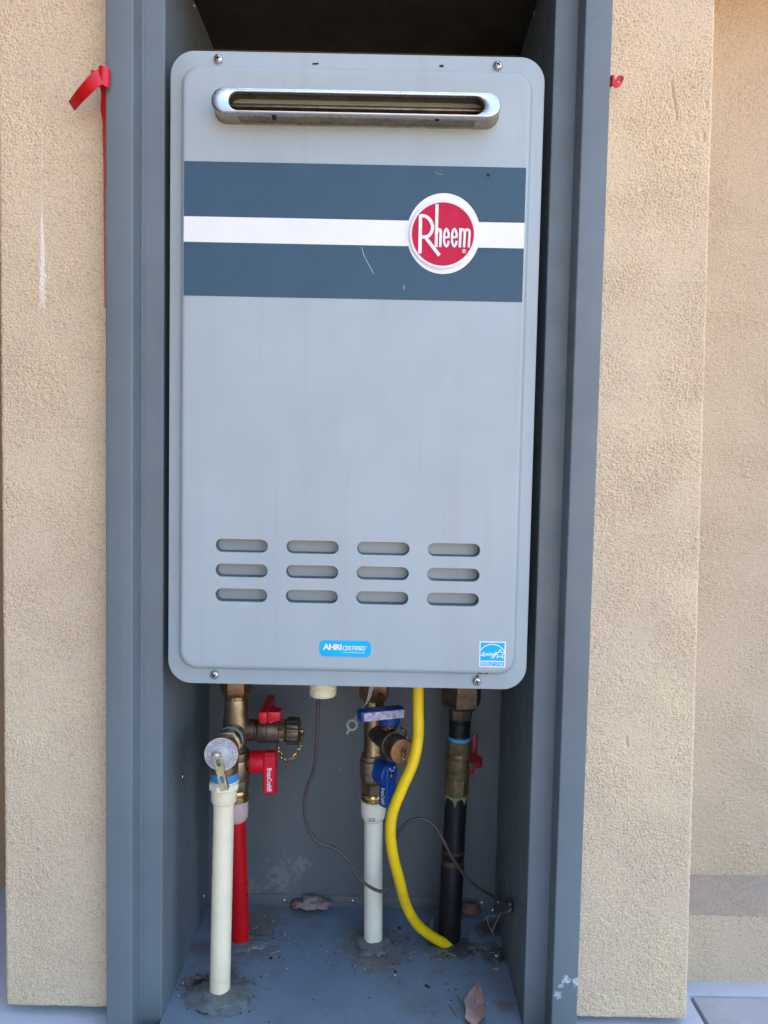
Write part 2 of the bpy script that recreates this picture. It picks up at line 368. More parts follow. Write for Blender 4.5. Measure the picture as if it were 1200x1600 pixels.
def ellipse(cx, cz, rx, rz, n=64): return [(cx+rx*math.cos(2*math.pi*k/n), cz+rz*math.sin(2*math.pi*k/n)) for k in range(n)]
def rrect(x0, x1, z0, z1, r, n=10):
    out = []
    for (cx, cz, a0) in ((x1-r, z1-r, 0), (x0+r, z1-r, 90), (x0+r, z0+r, 180), (x1-r, z0+r, 270)):
        for k in range(n+1):
            a = math.radians(a0+90*k/n); out.append((cx+r*math.cos(a), cz+r*math.sin(a)))
    return out
def rings(loops, cap_first=False, cap_last=False):
    """loops: list of equal-length closed 3D loops"""
    n = len(loops[0]); V = [q for l in loops for q in l]; F = []
    for i in range(len(loops)-1):
        for k in range(n): F.append([i*n+k, i*n+(k+1) % n, (i+1)*n+(k+1) % n, (i+1)*n+k])
    if cap_first: F.append(list(range(n))[::-1])
    if cap_last: F.append([(len(loops)-1)*n+k for k in range(n)])
    return V, F
def ribbon(c, wv, th=.0004):
    """c: centre line points, wv: half width vectors"""
    V, F = [], []; n = len(c)
    for i in range(n):
        t = np.asarray(c[min(i+1, n-1)])-np.asarray(c[max(i-1, 0)]); nrm = np.cross(t, wv[i]); nrm = nrm/(np.linalg.norm(nrm)+1e-9)*th/2
        for s_ in (1, -1):
            for k in (-1, -.33, .33, 1): V.append(np.asarray(c[i])+np.asarray(wv[i])*k+nrm*s_)
    for i in range(n-1):
        a, b = i*8, (i+1)*8
        for k in range(3): F += [[a+k, a+k+1, b+k+1, b+k], [a+4+k, b+4+k, b+5+k, a+5+k]]
        F += [[a, b, b+4, a+4], [a+3, a+7, b+7, b+3]]
    F += [[0, 4, 5, 1], [1, 5, 6, 2], [2, 6, 7, 3]]; e = (n-1)*8; F += [[e+k, e+k+1, e+k+5, e+k+4] for k in range(3)]
    return V, F
def text_geo(s, o, ex, ey, bold=0.0, depth=.00012, space=1.0):
    """the line s, filling the parallelogram o + [0,1]ex + [0,1]ey, as a thin print"""
    cu = bpy.data.curves.new('t', 'FONT'); cu.body = s; cu.offset = bold; cu.space_character = space; cu.resolution_u = 3
    ob = bpy.data.objects.new('t', cu); COL.objects.link(ob)
    dg = bpy.context.evaluated_depsgraph_get(); dg.update(); me = bpy.data.meshes.new_from_object(ob.evaluated_get(dg))
    v = np.array([q.co[:] for q in me.vertices]); f = [list(p.vertices) for p in me.polygons]
    bpy.data.objects.remove(ob); bpy.data.curves.remove(cu); bpy.data.meshes.remove(me)
    lo, hi = v.min(0), v.max(0); o, ex, ey = map(lambda q: np.asarray(q, float), (o, ex, ey))
    nrm = np.cross(ex, ey); nrm /= np.linalg.norm(nrm)
    a = (v[:, 0]-lo[0])/(hi[0]-lo[0]); b = (v[:, 1]-lo[1])/(hi[1]-lo[1])
    W = o + a[:, None]*ex + b[:, None]*ey + nrm*depth
    return W.tolist(), f
def sheet(o, U, V_, N, res, amp, seed, round_u0=0, round_u1=0, round_v0=0, back=.05, groove=None):
    """a stucco face: o + u U + v V, relief along N, edges rounded over and returned backwards"""
    o, U, V_, N = map(lambda q: np.asarray(q, float), (o, U, V_, N)); lu, lv = np.linalg.norm(U), np.linalg.norm(V_)
    nu, nv = int(lu/res)+2, int(lv/res)+2; rg = np.random.default_rng(seed)
    g = rg.standard_normal((nv, nu)); fx = np.fft.fftfreq(nu)[None, :]/ (lu/nu); fz = np.fft.fftfreq(nv)[:, None]/(lv/nv); fr = np.hypot(fx, fz)
    def band(f0, w): 
        h = np.fft.ifft2(np.fft.fft2(g)*np.exp(-((fr-f0)/w)**2)).real; return h/h.std()
    am = amp*(.82+.26*np.clip(band(9, 8), -1.6, 1.6))                 # trowelled smoother here, rougher there
    h = np.clip(band(330, 170), -2.6, .55)*am + band(110, 60)*am*.22 + band(14, 10)*amp*.35
    uu = np.linspace(0, 1, nu)[None, :].repeat(nv, 0); vv = np.linspace(0, 1, nv)[:, None].repeat(nu, 1)
    def edge(d, r):
        q = np.clip(r-d, 0, r); return -(r-np.sqrt(np.maximum(r*r-q*q, 0)))
    if round_u0: h = h + edge(uu*lu, round_u0)
    if round_u1: h = h + edge((1-uu)*lu, round_u1)
    if round_v0: h = h + edge(vv*lv, round_v0)
    if groove is not None: h = h + groove(o[None, None, :]+uu[..., None]*U+vv[..., None]*V_)
    Pt = o+uu[..., None]*U+vv[..., None]*V_+h[..., None]*N
    if round_u0: Pt[:, 0] += (rg.standard_normal(nv)*.00035)[:, None]*U/lu
    if round_u1: Pt[:, -1] += (rg.standard_normal(nv)*.00035)[:, None]*U/lu
    if round_v0: Pt[0] += (rg.standard_normal(nu)*.0005)[:, None]*V_/lv
    if back:
        Pt = np.concatenate([Pt[:, :1]-N*back, Pt, Pt[:, -1:]-N*back], 1); nu += 2
        Pt = np.concatenate([Pt[:1]-N*back, Pt], 0); nv += 1
    idx = np.arange(nu*nv).reshape(nv, nu)
    F = np.stack([idx[:-1, :-1], idx[:-1, 1:], idx[1:, 1:], idx[1:, :-1]], -1).reshape(-1, 4)
    return Pt.reshape(-1, 3), F
def link_np(name, V, F, m, parent=None, **k):
    lo, hi = V.min(0), V.max(0); o = (lo+hi)/2
    me = bpy.data.meshes.new(name); me.vertices.add(len(V)); me.vertices.foreach_set('co', (V-o).astype(np.float32).ravel())
    me.loops.add(F.size); me.loops.foreach_set('vertex_index', F.astype(np.int32).ravel()); me.polygons.add(len(F))
    me.polygons.foreach_set('loop_start', np.arange(0, F.size, 4, dtype=np.int32)); me.update(calc_edges=True); me.validate()
    me.polygons.foreach_set('use_smooth', np.ones(len(F), dtype=bool)); me.materials.append(M[m])
    ob = bpy.data.objects.new(name, me); COL.objects.link(ob); po = ORIG[parent.name] if parent is not None else np.zeros(3)
    ob.parent = parent; ob.location = tuple(o-po); ORIG[ob.name] = o; return tag(ob, **k)

# ------------------------------------------------------------------ setting: ground, paving, building
GZ = -.642; WY = .004                                   # paving level, stucco face
def ground():
    V = []; xs = [-400, -20, -6, 6, 20, 400]; ys = [-400, -20, -6, -1.6, .3, 6, 20, 400]
    for y in ys:
        for x in xs: V.append((x, y, GZ-.05))
    n = len(xs); F = [[j*n+i, j*n+i+1, (j+1)*n+i+1, (j+1)*n+i] for j in range(len(ys)-1) for i in range(n-1)]
    link('ground', V, F, 'soil', kind='structure', smooth=0)
ground()
pav = thing('paving', (0, -.7, GZ-.05), None, None, kind='structure')
JX = float(PZ(1092, 1578, GZ)[0])
for (x0, x1, y0, y1, dz) in ((-.949, JX-.0022, -1.1, -.026, 0), (JX+.0022, 2.4, -1.1, .0505, -.0005), (JX-.03, 2.4, .0520, .1, .0012), (.2335, JX-.0022, -.0245, .2, 0),
                         (-.949, -.231, -.0245, .258, -.0015)):
    link('slab', *box((x0, y0, GZ-.045), (x1, y1, GZ+dz), .0012), 'concrete', pav)

bld = thing('stucco_building', (0, 1.5, GZ), 'tan stucco building wall surrounding the grey steel cabinet', 'building')
PL0, PL1 = -.3385, -.2265                                # pilaster either side of the cabinet
PR0, PR1 = .2285, float(P(1090, 800, WY)[0])
def crack(pts):
    cr = [(P(1052, 128, WY), P(1055, 150, WY)), (P(1055, 150, WY), P(1060, 186, WY)), (P(1107, 158, WY), P(1107, 163, WY)), (P(1103, 210, WY), P(1102.5, 218, WY)), (P(974, 1152, WY), P(975, 1166, WY))]
    h = np.zeros(pts.shape[:2])
    for a, b in cr:
        ab = (b-a)[[0, 2]]; ap = pts[..., [0, 2]]-a[[0, 2]]; t = np.clip((ap@ab)/(ab@ab), 0, 1); d = np.linalg.norm(ap-t[..., None]*ab, axis=-1)
        h -= .0022*np.exp(-(d/.0011)**2)
    return h
BOT = -.6345
link_np('pilaster', *sheet((PL0, WY, BOT), (PL1-PL0, 0, 0), (0, 0, 1.12), (0, -1, 0), .00075, .00050, 3, .004, .003, .004, .2), 'stucco_l', bld)
pv_, pf_ = sheet((PR0, WY, BOT), (PR1-PR0, 0, 0), (0, 0, 1.12), (0, -1, 0), .00075, .00048, 5, .002, .0035, .004, .2, crack)
e_t, e_b = P(1117, 60, WY), P(1074, 1590, WY)                # the pier is not quite plumb: it widens towards its foot
wz = e_b[0]+(e_t[0]-e_b[0])*(pv_[:, 2]-e_b[2])/(e_t[2]-e_b[2]); pv_[:, 0] = PR0+(pv_[:, 0]-PR0)*(wz-PR0)/(PR1-PR0)
link_np('pilaster', pv_, pf_, 'stucco_r', bld)
PLY, UPY = .073, .155
LZ = float(P(1140, 1431, PLY)[2])
link_np('recessed_wall', *sheet((PR1-.01, UPY, LZ), (.24, 0, 0), (0, 0, 1.05), (0, -1, 0), .0009, .00050, 7, back=0), 'stucco_far', bld)
link_np('plinth', *sheet((PR1-.01, PLY, GZ-.01), (.24, 0, 0), (0, 0, LZ-GZ+.01), (0, -1, 0), .0011, .0004, 9, back=0), 'stucco_far', bld)
link_np('ledge', *sheet((PR1-.01, PLY, LZ), (.24, 0, 0), (0, UPY-PLY, .0015), (0, 0, 1), .0011, .00045, 11, back=0), 'ledge', bld)
link_np('recessed_wall', *sheet((PL0-.12, UPY+.09, GZ-.01), (.13, 0, 0), (0, 0, 1.2), (0, -1, 0), .0013, .00045, 13, back=0), 'stucco_far', bld)
# rest of the building: out of the picture, it keeps the sun off this wall
link('wall_core', *box((-5, .26, GZ-.01), (4.2, 5.0, 2.6)), 'render_wall', bld, smooth=0)
link('wall_panel', *box((PR1+.225, UPY, GZ-.01), (4.2, .26, 2.6)), 'render_wall', bld, smooth=0)
link('wall_panel', *box((-5, UPY, GZ-.01), (PL0-.118, .26, 2.6)), 'render_wall', bld, smooth=0)
link('wall_panel', *box((PL0-.118, WY, .472), (PR1+.225, .26, 2.6)), 'render_wall', bld, smooth=0)
# wing added on the left, out of the picture, to block light from there
link('added_blocker_wing', *box((-5, -3.2, GZ-.01), (-.95, UPY-.002, 2.598)), 'blocker_dark', bld, smooth=0)
link('roof', *box((-5.25, -3.45, 2.6), (-.75, -.002, 2.718)), 'roof', bld, smooth=0)  # roof over the added wing
link('roof', *box((-5.3, .0, 2.6), (4.5, 5.3, 2.72)), 'roof', bld, smooth=0)

# ------------------------------------------------------------------ recessed steel cabinet
FY, SY, BY = -.02, .006, .21                             # trim face, stepped face, back wall
XL, XR, CZ = -.1815, .1838, .41
cab = thing('recess_cabinet', (0, .1, FZ), 'tall grey painted steel cabinet recessed in the stucco wall', 'cabinet')
def bend(pts, r=.0016, n=4):
    out = []
    for i, p in enumerate(pts):
        p = np.asarray(p, float)
        if i in (0, len(pts)-1): out.append(p); continue
        a = np.asarray(pts[i-1])-p; b = np.asarray(pts[i+1])-p; a /= np.linalg.norm(a); b /= np.linalg.norm(b)
        for k in range(n+1):
            t = k/n; out.append((1-t)**2*(p+a*r)+2*t*(1-t)*p+t*t*(p+b*r))
    return out
def jamb(pts, z0, z1):
    q = bend(pts); n = len(q); zs = np.linspace(z0, z1, 24); V = []; rg = random.Random(4)
    for z in zs:
        for p in q: V.append((p[0]+rg.uniform(-1, 1)*.00005, p[1], z))
    return V, [[j*n+i, j*n+i+1, (j+1)*n+i+1, (j+1)*n+i] for j in range(len(zs)-1) for i in range(n-1)]
link('side_trim', *jamb([(-.2282, .012), (-.2282, FY), (-.2030, FY), (-.2030, SY), (XL, SY), (XL, BY-.001)], FZ-.01, .45), 'frame', cab, smooth=50)
link('side_trim', *jamb([(.2306, .012), (.2306, FY), (.2058, FY), (.2058, SY), (XR, SY), (XR, BY-.001)], FZ-.01, .45), 'frame', cab, smooth=50)
link('head_trim', *box((-.2282, FY+.0005, .4105), (.2306, .012, .4715), .0015), 'frame', cab)
link('back_panel', *box((XL-.003, BY, FZ-.01), (XR+.003, BY+.002, CZ+.004)), 'box', cab)
link('top_panel', *box((XL-.003, FY+.012, CZ), (XR+.003, BY+.002, CZ+.002)), 'top_shade', cab)
pan = link('floor_pan', *box((XL+.0003, FY+.002, FZ-.002), (XR-.0003, BY-.0002, FZ)), 'pan', cab)
fh = float(P(560, 1400, BY)[2])
link('upturned_flange', *box((XL+.0004, BY-.0016, FZ), (XR-.0004, BY-.0003, fh), .0004), 'box', pan)
link('sill', *box((-.2282, FY+.001, FZ-.02), (.2306, FY+.0035, FZ+.004), .001), 'frame', cab)

def screw(c, nrm, r, parent, cross=True, name='screw'):
    c = np.asarray(c, float); nrm = np.asarray(nrm, float); nrm /= np.linalg.norm(nrm)
    prof = [(0, r)] + [(r*.62*math.sin(a), r*math.cos(a*.98)) for a in np.linspace(.15, math.pi/2, 7)]
    o = link(name, *lathe(c-nrm*.0002, nrm, prof, seg=20), 'zinc', parent, smooth=60)
    if cross:
        d, u, v = frame_of(nrm); top = c+nrm*r*.60; A = random.Random(int(c[0]*1e5)).uniform(0, 1.2)
        e1 = math.cos(A)*u+math.sin(A)*v; e2 = -math.sin(A)*u+math.cos(A)*v; V, F = [], []
        for a, b in ((e1, e2), (e2, e1)):
            k = len(V)
            for h in (-.25, .03):
                for (p, q) in ((-.5, -.12), (.5, -.12), (.5, .12), (-.5, .12)): V.append(top + d*r*h + a*r*p + b*r*q*(1 if a is e1 else .999))
            F += [[k, k+1, k+2, k+3][::-1], [k+4, k+5, k+6, k+7], [k, k+1, k+5, k+4], [k+1, k+2, k+6, k+5], [k+2, k+3, k+7, k+6], [k+3, k, k+4, k+7]]
        link('cross_recess', V, F, 'dark', o, smooth=0)
    return o
for (px, py, r) in ((551, 1408, .0026), (753, 1411, .0026), (770, 1423, .0028), (444, 1407, .0022)):
    c = P(px, py, BY-.0018); screw(c, (0, -1, 0), r, cab, False)
for (px, py) in ((319, 1400), (300, 1497), (264, 1597), (286, 1213)):
    d = P(px, py, 1)-CAM_LOC; t = (XL+.0017-CAM_LOC[0])/d[0]; screw(CAM_LOC+d*t, (1, 0, 0), .0030, cab, False)
for (px, py) in ((778, 1409), (787, 1506), (886, 772)):
    d = P(px, py, 1)-CAM_LOC; t = (XR-.0017-CAM_LOC[0])/d[0]; q = CAM_LOC+d*t
    if q[1] > .01: screw(q, (-1, 0, 0), .0030, cab, False)
for (px, py, X) in ((304, 9, XL), (835, 21, XR)):
    d = P(px, py, 1)-CAM_LOC; t = (X-CAM_LOC[0])/d[0]; screw(CAM_LOC+d*t, (1 if X < 0 else -1, 0, 0), .0030, cab, False)

# ------------------------------------------------------------------ tankless water heater
HW, HH, PY = .175, .2995, -.008                          # half width, half height, raised panel face
wh = thing('water_heater', (0, .09, -HH), 'pale grey tankless water heater with slate band and red round emblem', 'water heater')
link('casing', *box((-.160, .004, -.285), (.160, .198, .287), .006), 'heater', wh)
def RR(ix, iz, r, y): return [(q[0], y, q[1]) for q in rrect(-HW+ix, HW-ix, -HH+iz, HH-iz, r)]
loops = [RR(.0008, .0008, .0222, .010), RR(0, 0, .023, .0086), RR(0, 0, .023, .0016), RR(.0005, .0005, .0226, .0004), RR(.0016, .0016, .0216, 0),
         RR(.0102, .0140, .0180, 0), RR(.0114, .0153, .0175, -.0006), RR(.0124, .0163, .0172, -.0024), RR(.0132, .0172, .0168, -.0054), RR(.0144, .0184, .0160, -.0072), RR(.0162, .0202, .0150, -.0079), RR(.018, .022, .0145, PY)]
bm = bmesh.new(); allv = [[bm.verts.new(q) for q in l] for l in loops]; n = len(loops[0])
for i in range(len(loops)-1):
    for k in range(n): bm.faces.new([allv[i][k], allv[i][(k+1) % n], allv[i+1][(k+1) % n], allv[i+1][k]])
def stadium(cx, cz, hw, hh, n=12):
    out = []
    for k in range(n+1): a = math.radians(-90+180*k/n); out.append((cx+hw-hh+hh*math.cos(a), cz+hh*math.sin(a)))
    for k in range(n+1): a = math.radians(90+180*k/n); out.append((cx-hw+hh+hh*math.cos(a), cz+hh*math.sin(a)))
    return out
g00, g30, g02, g32 = P(377.2, 852.5, PY), P(709.3, 859.8, PY), P(376.8, 930, PY), P(707.3, 937, PY)
sx0, sx1 = (g00[0]+g02[0])/2, (g30[0]+g32[0])/2; sz0, sz1 = (g00[2]+g30[2])/2, (g02[2]+g32[2])/2
SLOTS = [(sx0+(sx1-sx0)*i/3, sz0+(sz1-sz0)*j/2) for j in range(3) for i in range(4)]
SHW, SHH = .0253, .0064
vl0, vr0 = P(328.5, 161, -.030), P(783, 168, -.030); VX, VHW = (vl0[0]+vr0[0])/2, (vr0[0]-vl0[0])/2
VT, VB = P(555, 140.5, -.027), P(555, 181, -.028); VZ, VHH = (VT[2]+VB[2])/2, (VT[2]-VB[2])/2
holes = [stadium(x, z, SHW, SHH) for (x, z) in SLOTS] + [stadium(VX, VZ, VHW-.006, VHH-.005)]
edges = [bm.edges.get((allv[-1][k], allv[-1][(k+1) % n])) for k in range(n)]
hv = []
for h in holes:
    vv = [bm.verts.new((x, PY, z)) for x, z in h]; hv.append(vv)
    edges += [bm.edges.new((vv[k], vv[(k+1) % len(vv)])) for k in range(len(vv))]
bmesh.ops.triangle_fill(bm, edges=edges, use_beauty=True, use_dissolve=False)
for h, vv in zip(holes, hv):                               # rolled-in rim of every opening
    cx = sum(q[0] for q in h)/len(h); cz = sum(q[1] for q in h)/len(h); prev = vv
    for (k, dy) in ((.0004, .0005), (.0005, .0012)):
        cur = [bm.verts.new((x+(cx-x)/max(1e-6, math.hypot(cx-x, cz-z))*k, PY+dy, z+(cz-z)/max(1e-6, math.hypot(cx-x, cz-z))*k)) for x, z in h]
        for i in range(len(h)): bm.faces.new([prev[i], prev[(i+1) % len(h)], cur[(i+1) % len(h)], cur[i]])
        prev = cur
bmesh.ops.recalc_face_normals(bm, faces=bm.faces[:])
cover = link('front_cover', *bm_out(bm), 'heater', wh, smooth=40)
# stamped pockets behind the twelve slots: shallow below, deep above
L = []
for q in (1.03, 1.0, .97, .92, .84, .72, .58, .42, .26, .1):
    u_ = min(q, 1.0); L.append([(x, .0004 if q > 1 else .0010+.0270*(1-u_*u_)**.62, z) for x, z in stadium(0, 0, SHW-SHH*(1-q), SHH*q)])
pv, pf = rings(L, cap_last=True)
for i, (x, z) in enumerate(SLOTS):
    if i == 0: first = link('louver_slot', [(a+x, b+PY, c+z) for a, b, c in pv], pf, 'slot_shade', cover, smooth=80); f0o = ORIG[first.name].copy()
    else:
        c = first.copy(); COL.objects.link(c); c.parent = cover; d = np.array([x-SLOTS[0][0], 0, z-SLOTS[0][1]]); c.location = tuple(np.array(first.location)+d); ORIG[c.name] = f0o+d
for (px, py) in ((341, 92), (778, 102), (335, 1054.5), (745, 1064.5)): screw(P(px, py, -.001), (0, -1, 0), .0044, cover)
# exhaust outlet: protruding stainless stadium with slotted face
def ST(k, y): return [(x, y, z) for x, z in stadium(VX, VZ, VHW-k, VHH-k, 20)]
OUT = -.029
sl_, sr_ = P(357, 157, OUT), P(757, 163, OUT); st_, sb_ = P(556, 146.5, OUT), P(556, 175, OUT)
IX, IHW, IZ, IHH = (sl_[0]+sr_[0])/2, (sr_[0]-sl_[0])/2, (st_[2]+sb_[2])/2, (st_[2]-sb_[2])/2
def SI(k, y): return [(x, y, z) for x, z in stadium(IX, IZ, IHW+k, IHH+k, 20)]
vent = link('exhaust_outlet', *rings([ST(-.0012, PY+.0004), ST(-.0010, PY-.001), ST(0, PY-.0018), ST(0, OUT+.0030)]), 'steel_ground_tint', wh, smooth=55)
link('outlet_face', *rings([ST(0, OUT+.0030), ST(.0003, OUT+.0014), ST(.0011, OUT+.0004), ST(.0024, OUT), SI(.0006, OUT), SI(.0001, OUT+.0005), SI(0, OUT+.002), SI(0, OUT+.004)]), 'steel', vent, smooth=55)
link('outlet_lining', *rings([SI(.0001, OUT+.003), SI(.003, OUT+.006), SI(.003, .02)], cap_last=True), 'steel_in', vent, smooth=40)
for (zz, yy, th) in ((IZ+IHH*.35, -.014, .0012), (IZ-IHH*.30, -.006, .0012), (IZ+IHH*.75, -.004, .0016)):
    link('baffle', *box((IX-IHW-.001, yy, zz-th), (IX+IHW+.001, yy+.012, zz+th), .0004), 'steel_in', vent)
for (px, py) in ((428, 182), (683, 184)):
    link('drain_hole', *lathe(P(px, py, OUT+.003)+np.array([0, .0022, .0006]), (0, -.45, -.9), [(0, .0021), (.0018, .0021)], seg=18), 'dark', vent)
# printed band, stripe and round emblem
BYP = PY-.0003
xb0 = P(287.3, 350, BYP)[0]; xb1 = P(819, 367, BYP)[0]
def zline(a, b): return (P(287, a, BYP)[2]+P(819, b, BYP)[2])/2
z_t, z_w1, z_w2, z_b = zline(251.2, 262.3), zline(338.2, 347.8), zline(377.8, 388), zline(461.8, 471.9)
link('dark_band', *box((xb0, BYP, z_w1), (xb1, PY+.0002, z_t)), 'band', cover, smooth=0)
link('dark_band', *box((xb0, BYP, z_b), (xb1, PY+.0002, z_w2)), 'band', cover, smooth=0)
link('white_stripe', *box((xb0, BYP, z_w2), (xb1, PY+.0002, z_w1)), 'white_print', cover, smooth=0)
E0 = P(692.8, 365.3, BYP); k_ = S(BYP)
link('white_oval', *prism(ellipse(E0[0], E0[2], 56.3*k_, 60.8*k_), BYP-.0003, PY), 'white_print', cover, smooth=0)
EY = BYP-.0022
def EM(x, y, Y=EY): q = P(630+x/9.23, 300+y/9.23, Y); return (q[0], q[2])
ec = P(630+573/9.23, 300+607/9.23, EY); er = 49.5*k_
rim = link('emblem', *lathe((ec[0], BYP-.0002, ec[2]), (0, -1, 0), [(0, er*1.06), (.0012, er*1.055), (.0018, er*1.03), (.0020, er*1.0)], seg=72), 'white_print', cover, smooth=40)
link('red_disc', *lathe((ec[0], BYP-.0019, ec[2]), (0, -1, 0), [(0, er*.965), (.0004, er*.96)], seg=72), 'red_emblem', rim, smooth=20)
LY0, LY1 = EY-.0006, EY+.0002
em = [([(250, 335), (240, 885)], 48, 0), ([(243, 347), (300, 347), (368, 385), (420, 480), (408, 575), (355, 640), (268, 652)], 44, 1), ([(320, 655), (522, 918)], 46, 0),
      ([(488, 178), (474, 795)], 42, 0), ([(483, 590), (505, 545), (535, 555), (540, 610), (533, 795)], 36, 1),
      ([(590, 655), (655, 655)], 28, 0), ([(655, 662), (652, 590), (624, 537), (596, 585), (588, 660), (594, 740), (620, 786), (646, 755), (654, 708)], 30, 1),
      ([(704, 655), (768, 655)], 28, 0), ([(768, 662), (766, 590), (738, 537), (710, 585), (702, 660), (708, 740), (734, 786), (760, 755), (768, 708)], 30, 1),
      ([(826, 525), (815, 800)], 36, 0), ([(824, 590), (845, 548), (872, 552), (886, 590), (876, 800)], 32, 1), ([(886, 590), (908, 548), (938, 552), (955, 590), (943, 800)], 32, 1),
      ([(875+26*math.cos(a), 857+26*math.sin(a)) for a in np.linspace(0, 2*math.pi, 16)], 7, 0), ([(868, 870), (868, 845), (880, 847), (880, 858), (868, 858), (882, 870)], 6, 0)]
parts = []
for pts, wd, sm in em:
    q = [EM(*p) for p in pts]
    if sm: q = [tuple(a) for a in smooth_path(q, 6)]
    parts.append(stroke(q, wd/9.23*k_, LY0-len(parts)*.00003, LY1, 2e-6))
link('lettering', *join(*parts), 'white_print', rim, smooth=0)
# certification stickers
def quad_sticker(name, px0, px1, py0, py1, r, m, parent=cover, y=BYP):
    a, b = P(px0, (py0+py1)/2, y), P(px1, (py0+py1)/2, y); c, d = P((px0+px1)/2, py0, y), P((px0+px1)/2, py1, y)
    return link(name, *prism(rrect(a[0], b[0], d[2], c[2], r, 6), y, PY+.0001), m, parent, smooth=0), a[0], b[0], d[2], c[2]
st1, x0, x1, z0, z1 = quad_sticker('certified_sticker', 498.8, 579.8, 1001, 1026, .0048, 'cyan')
w_, h_ = x1-x0, z1-z0
def on(s, a, b, c, d, **k): return text_geo(s, (x0+a*w_, BYP, z0+c*h_), ((b-a)*w_, 0, 0), (0, 0, (d-c)*h_), **k)
link('lettering', *join(on('AHRI', .07, .43, .40, .78, bold=.04, space=.9), on('CERTIFIED', .45, .89, .40, .68, bold=.022), on('®', .90, .93, .60, .68), on('www.ahridirectory.org', .45, .88, .20, .32, bold=.01)), 'white_print', st1, smooth=0)
st2, x0, x1, z0, z1 = quad_sticker('efficiency_sticker', 748.8, 790, 1002.4, 1042.6, .0003, 'white_print')
w_, h_ = x1-x0, z1-z0
def sub(a, b, c, d): return box((x0+a*w_, BYP-.0001, z0+c*h_), (x0+b*w_, BYP+.0001, z0+d*h_))
link('blue_field', *join(sub(.045, .955, .255, .955), sub(.045, .955, .045, .215)), 'cyan', st2, smooth=0)
def es(pts, wd, sm=1):
    q = [(x0+a*w_, z0+b*h_) for a, b in pts]
    if sm: q = [tuple(p) for p in smooth_path(q, 5)]
    return stroke(q, wd*w_, BYP-.00022, BYP, 2e-6)
star = []
for k in range(11):
    a = math.radians(90+36*k); rr_ = .20 if k % 2 == 0 else .085; star.append((.79+rr_*math.cos(a), .52+rr_*math.sin(a)*.92))
link('lettering', *join(es([(.045, .65), (.2, .81), (.38, .88), (.5, .89), (.64, .87), (.82, .78), (.955, .62)], .035), es(star, .032, 0),
     es([(.045, .46), (.12, .46), (.20, .54), (.17, .57), (.12, .50), (.15, .44), (.24, .46), (.28, .53), (.29, .46), (.33, .53), (.35, .47), (.40, .48), (.43, .53), (.40, .55), (.42, .48), (.48, .49), (.48, .54), (.52, .50), (.50, .42), (.46, .38), (.52, .45), (.58, .53), (.55, .49), (.61, .52), (.58, .42), (.53, .36), (.60, .45), (.66, .53), (.64, .58), (.60, .58)], .03),
     text_geo('ENERGY STAR', (x0+.07*w_, BYP-.00015, z0+.065*h_), (.86*w_, 0, 0), (0, 0, .135*h_), bold=.004)), 'white_print', st2, smooth=0)
def chip(px, py, w, h, Y, m='chip', seed=0, parent=cover):
    rg = random.Random(seed+px*7+py); c = P(px, py, Y); k = S(Y)
    out = [(c[0]+w*k*math.cos(a)*rg.uniform(.5, 1.1), c[2]+h*k*math.sin(a)*rg.uniform(.5, 1.1)) for a in np.linspace(0, 2*math.pi, 9)[:-1]]
    link('paint_chip', *prism(out, Y-.0002, Y+.0002), m, parent, smooth=0)
for a in ((494, 99.5, 5, 2, -.0002), (490, 99.8, 3, 1.5, -.0002), (690, 103, 4, 2.4, -.0002), (746, 1056, 2.6, 2, -.0003), (750, 1052, 6, 1, PY+.0012), (760, 1052.5, 5, .7, PY+.0012), (763, 273.5, 4, 3, BYP)): chip(*a)
sc = [P(px, py, BYP) for px, py in ((565, 386), (569, 400), (575, 411), (584, 428))]
link('scratch', *stroke([(q[0], q[2]) for q in sc], .00028, BYP-.0001, BYP), 'white_print', cover, smooth=0)
sc = [P(px, py, BYP) for px, py in ((680, 268), (684, 272), (692, 273))]
link('scratch', *stroke([(q[0], q[2]) for q in sc], .0007, BYP-.0001, BYP), 'straw', cover, smooth=0)
sc = [P(px, py, BYP) for px, py in ((631, 445), (631.5, 453))]
link('scratch', *stroke([(q[0], q[2]) for q in sc], .0003, BYP-.0001, BYP), 'white_print', cover, smooth=0)
# underside connections of the heater
for (px, y, r) in ((368, .115, .017), (585, .125, .016), (720, .13, .020)):
    q = P(px, 1075, y); link('connection_stub', *lathe((q[0], y, -.286), (0, 0, -1), [(0, r), (.03, r)], seg=24), 'brass_dark', wh)
nip = P(504.5, 1080, .075); k_ = S(.075)
prof = [(0, 21.3*k_)] + [(.002+i*.00125, (21.6 if i % 2 else 20.9)*k_) for i in range(24)] + [(.0335, 19*k_)]
zt = float(P(504.5, 1093, .075-21*k_)[2])
link('threaded_bushing', *lathe((nip[0], .075, zt+.0335), (0, 0, -1), prof, seg=40), 'pvc', wh, smooth=20)

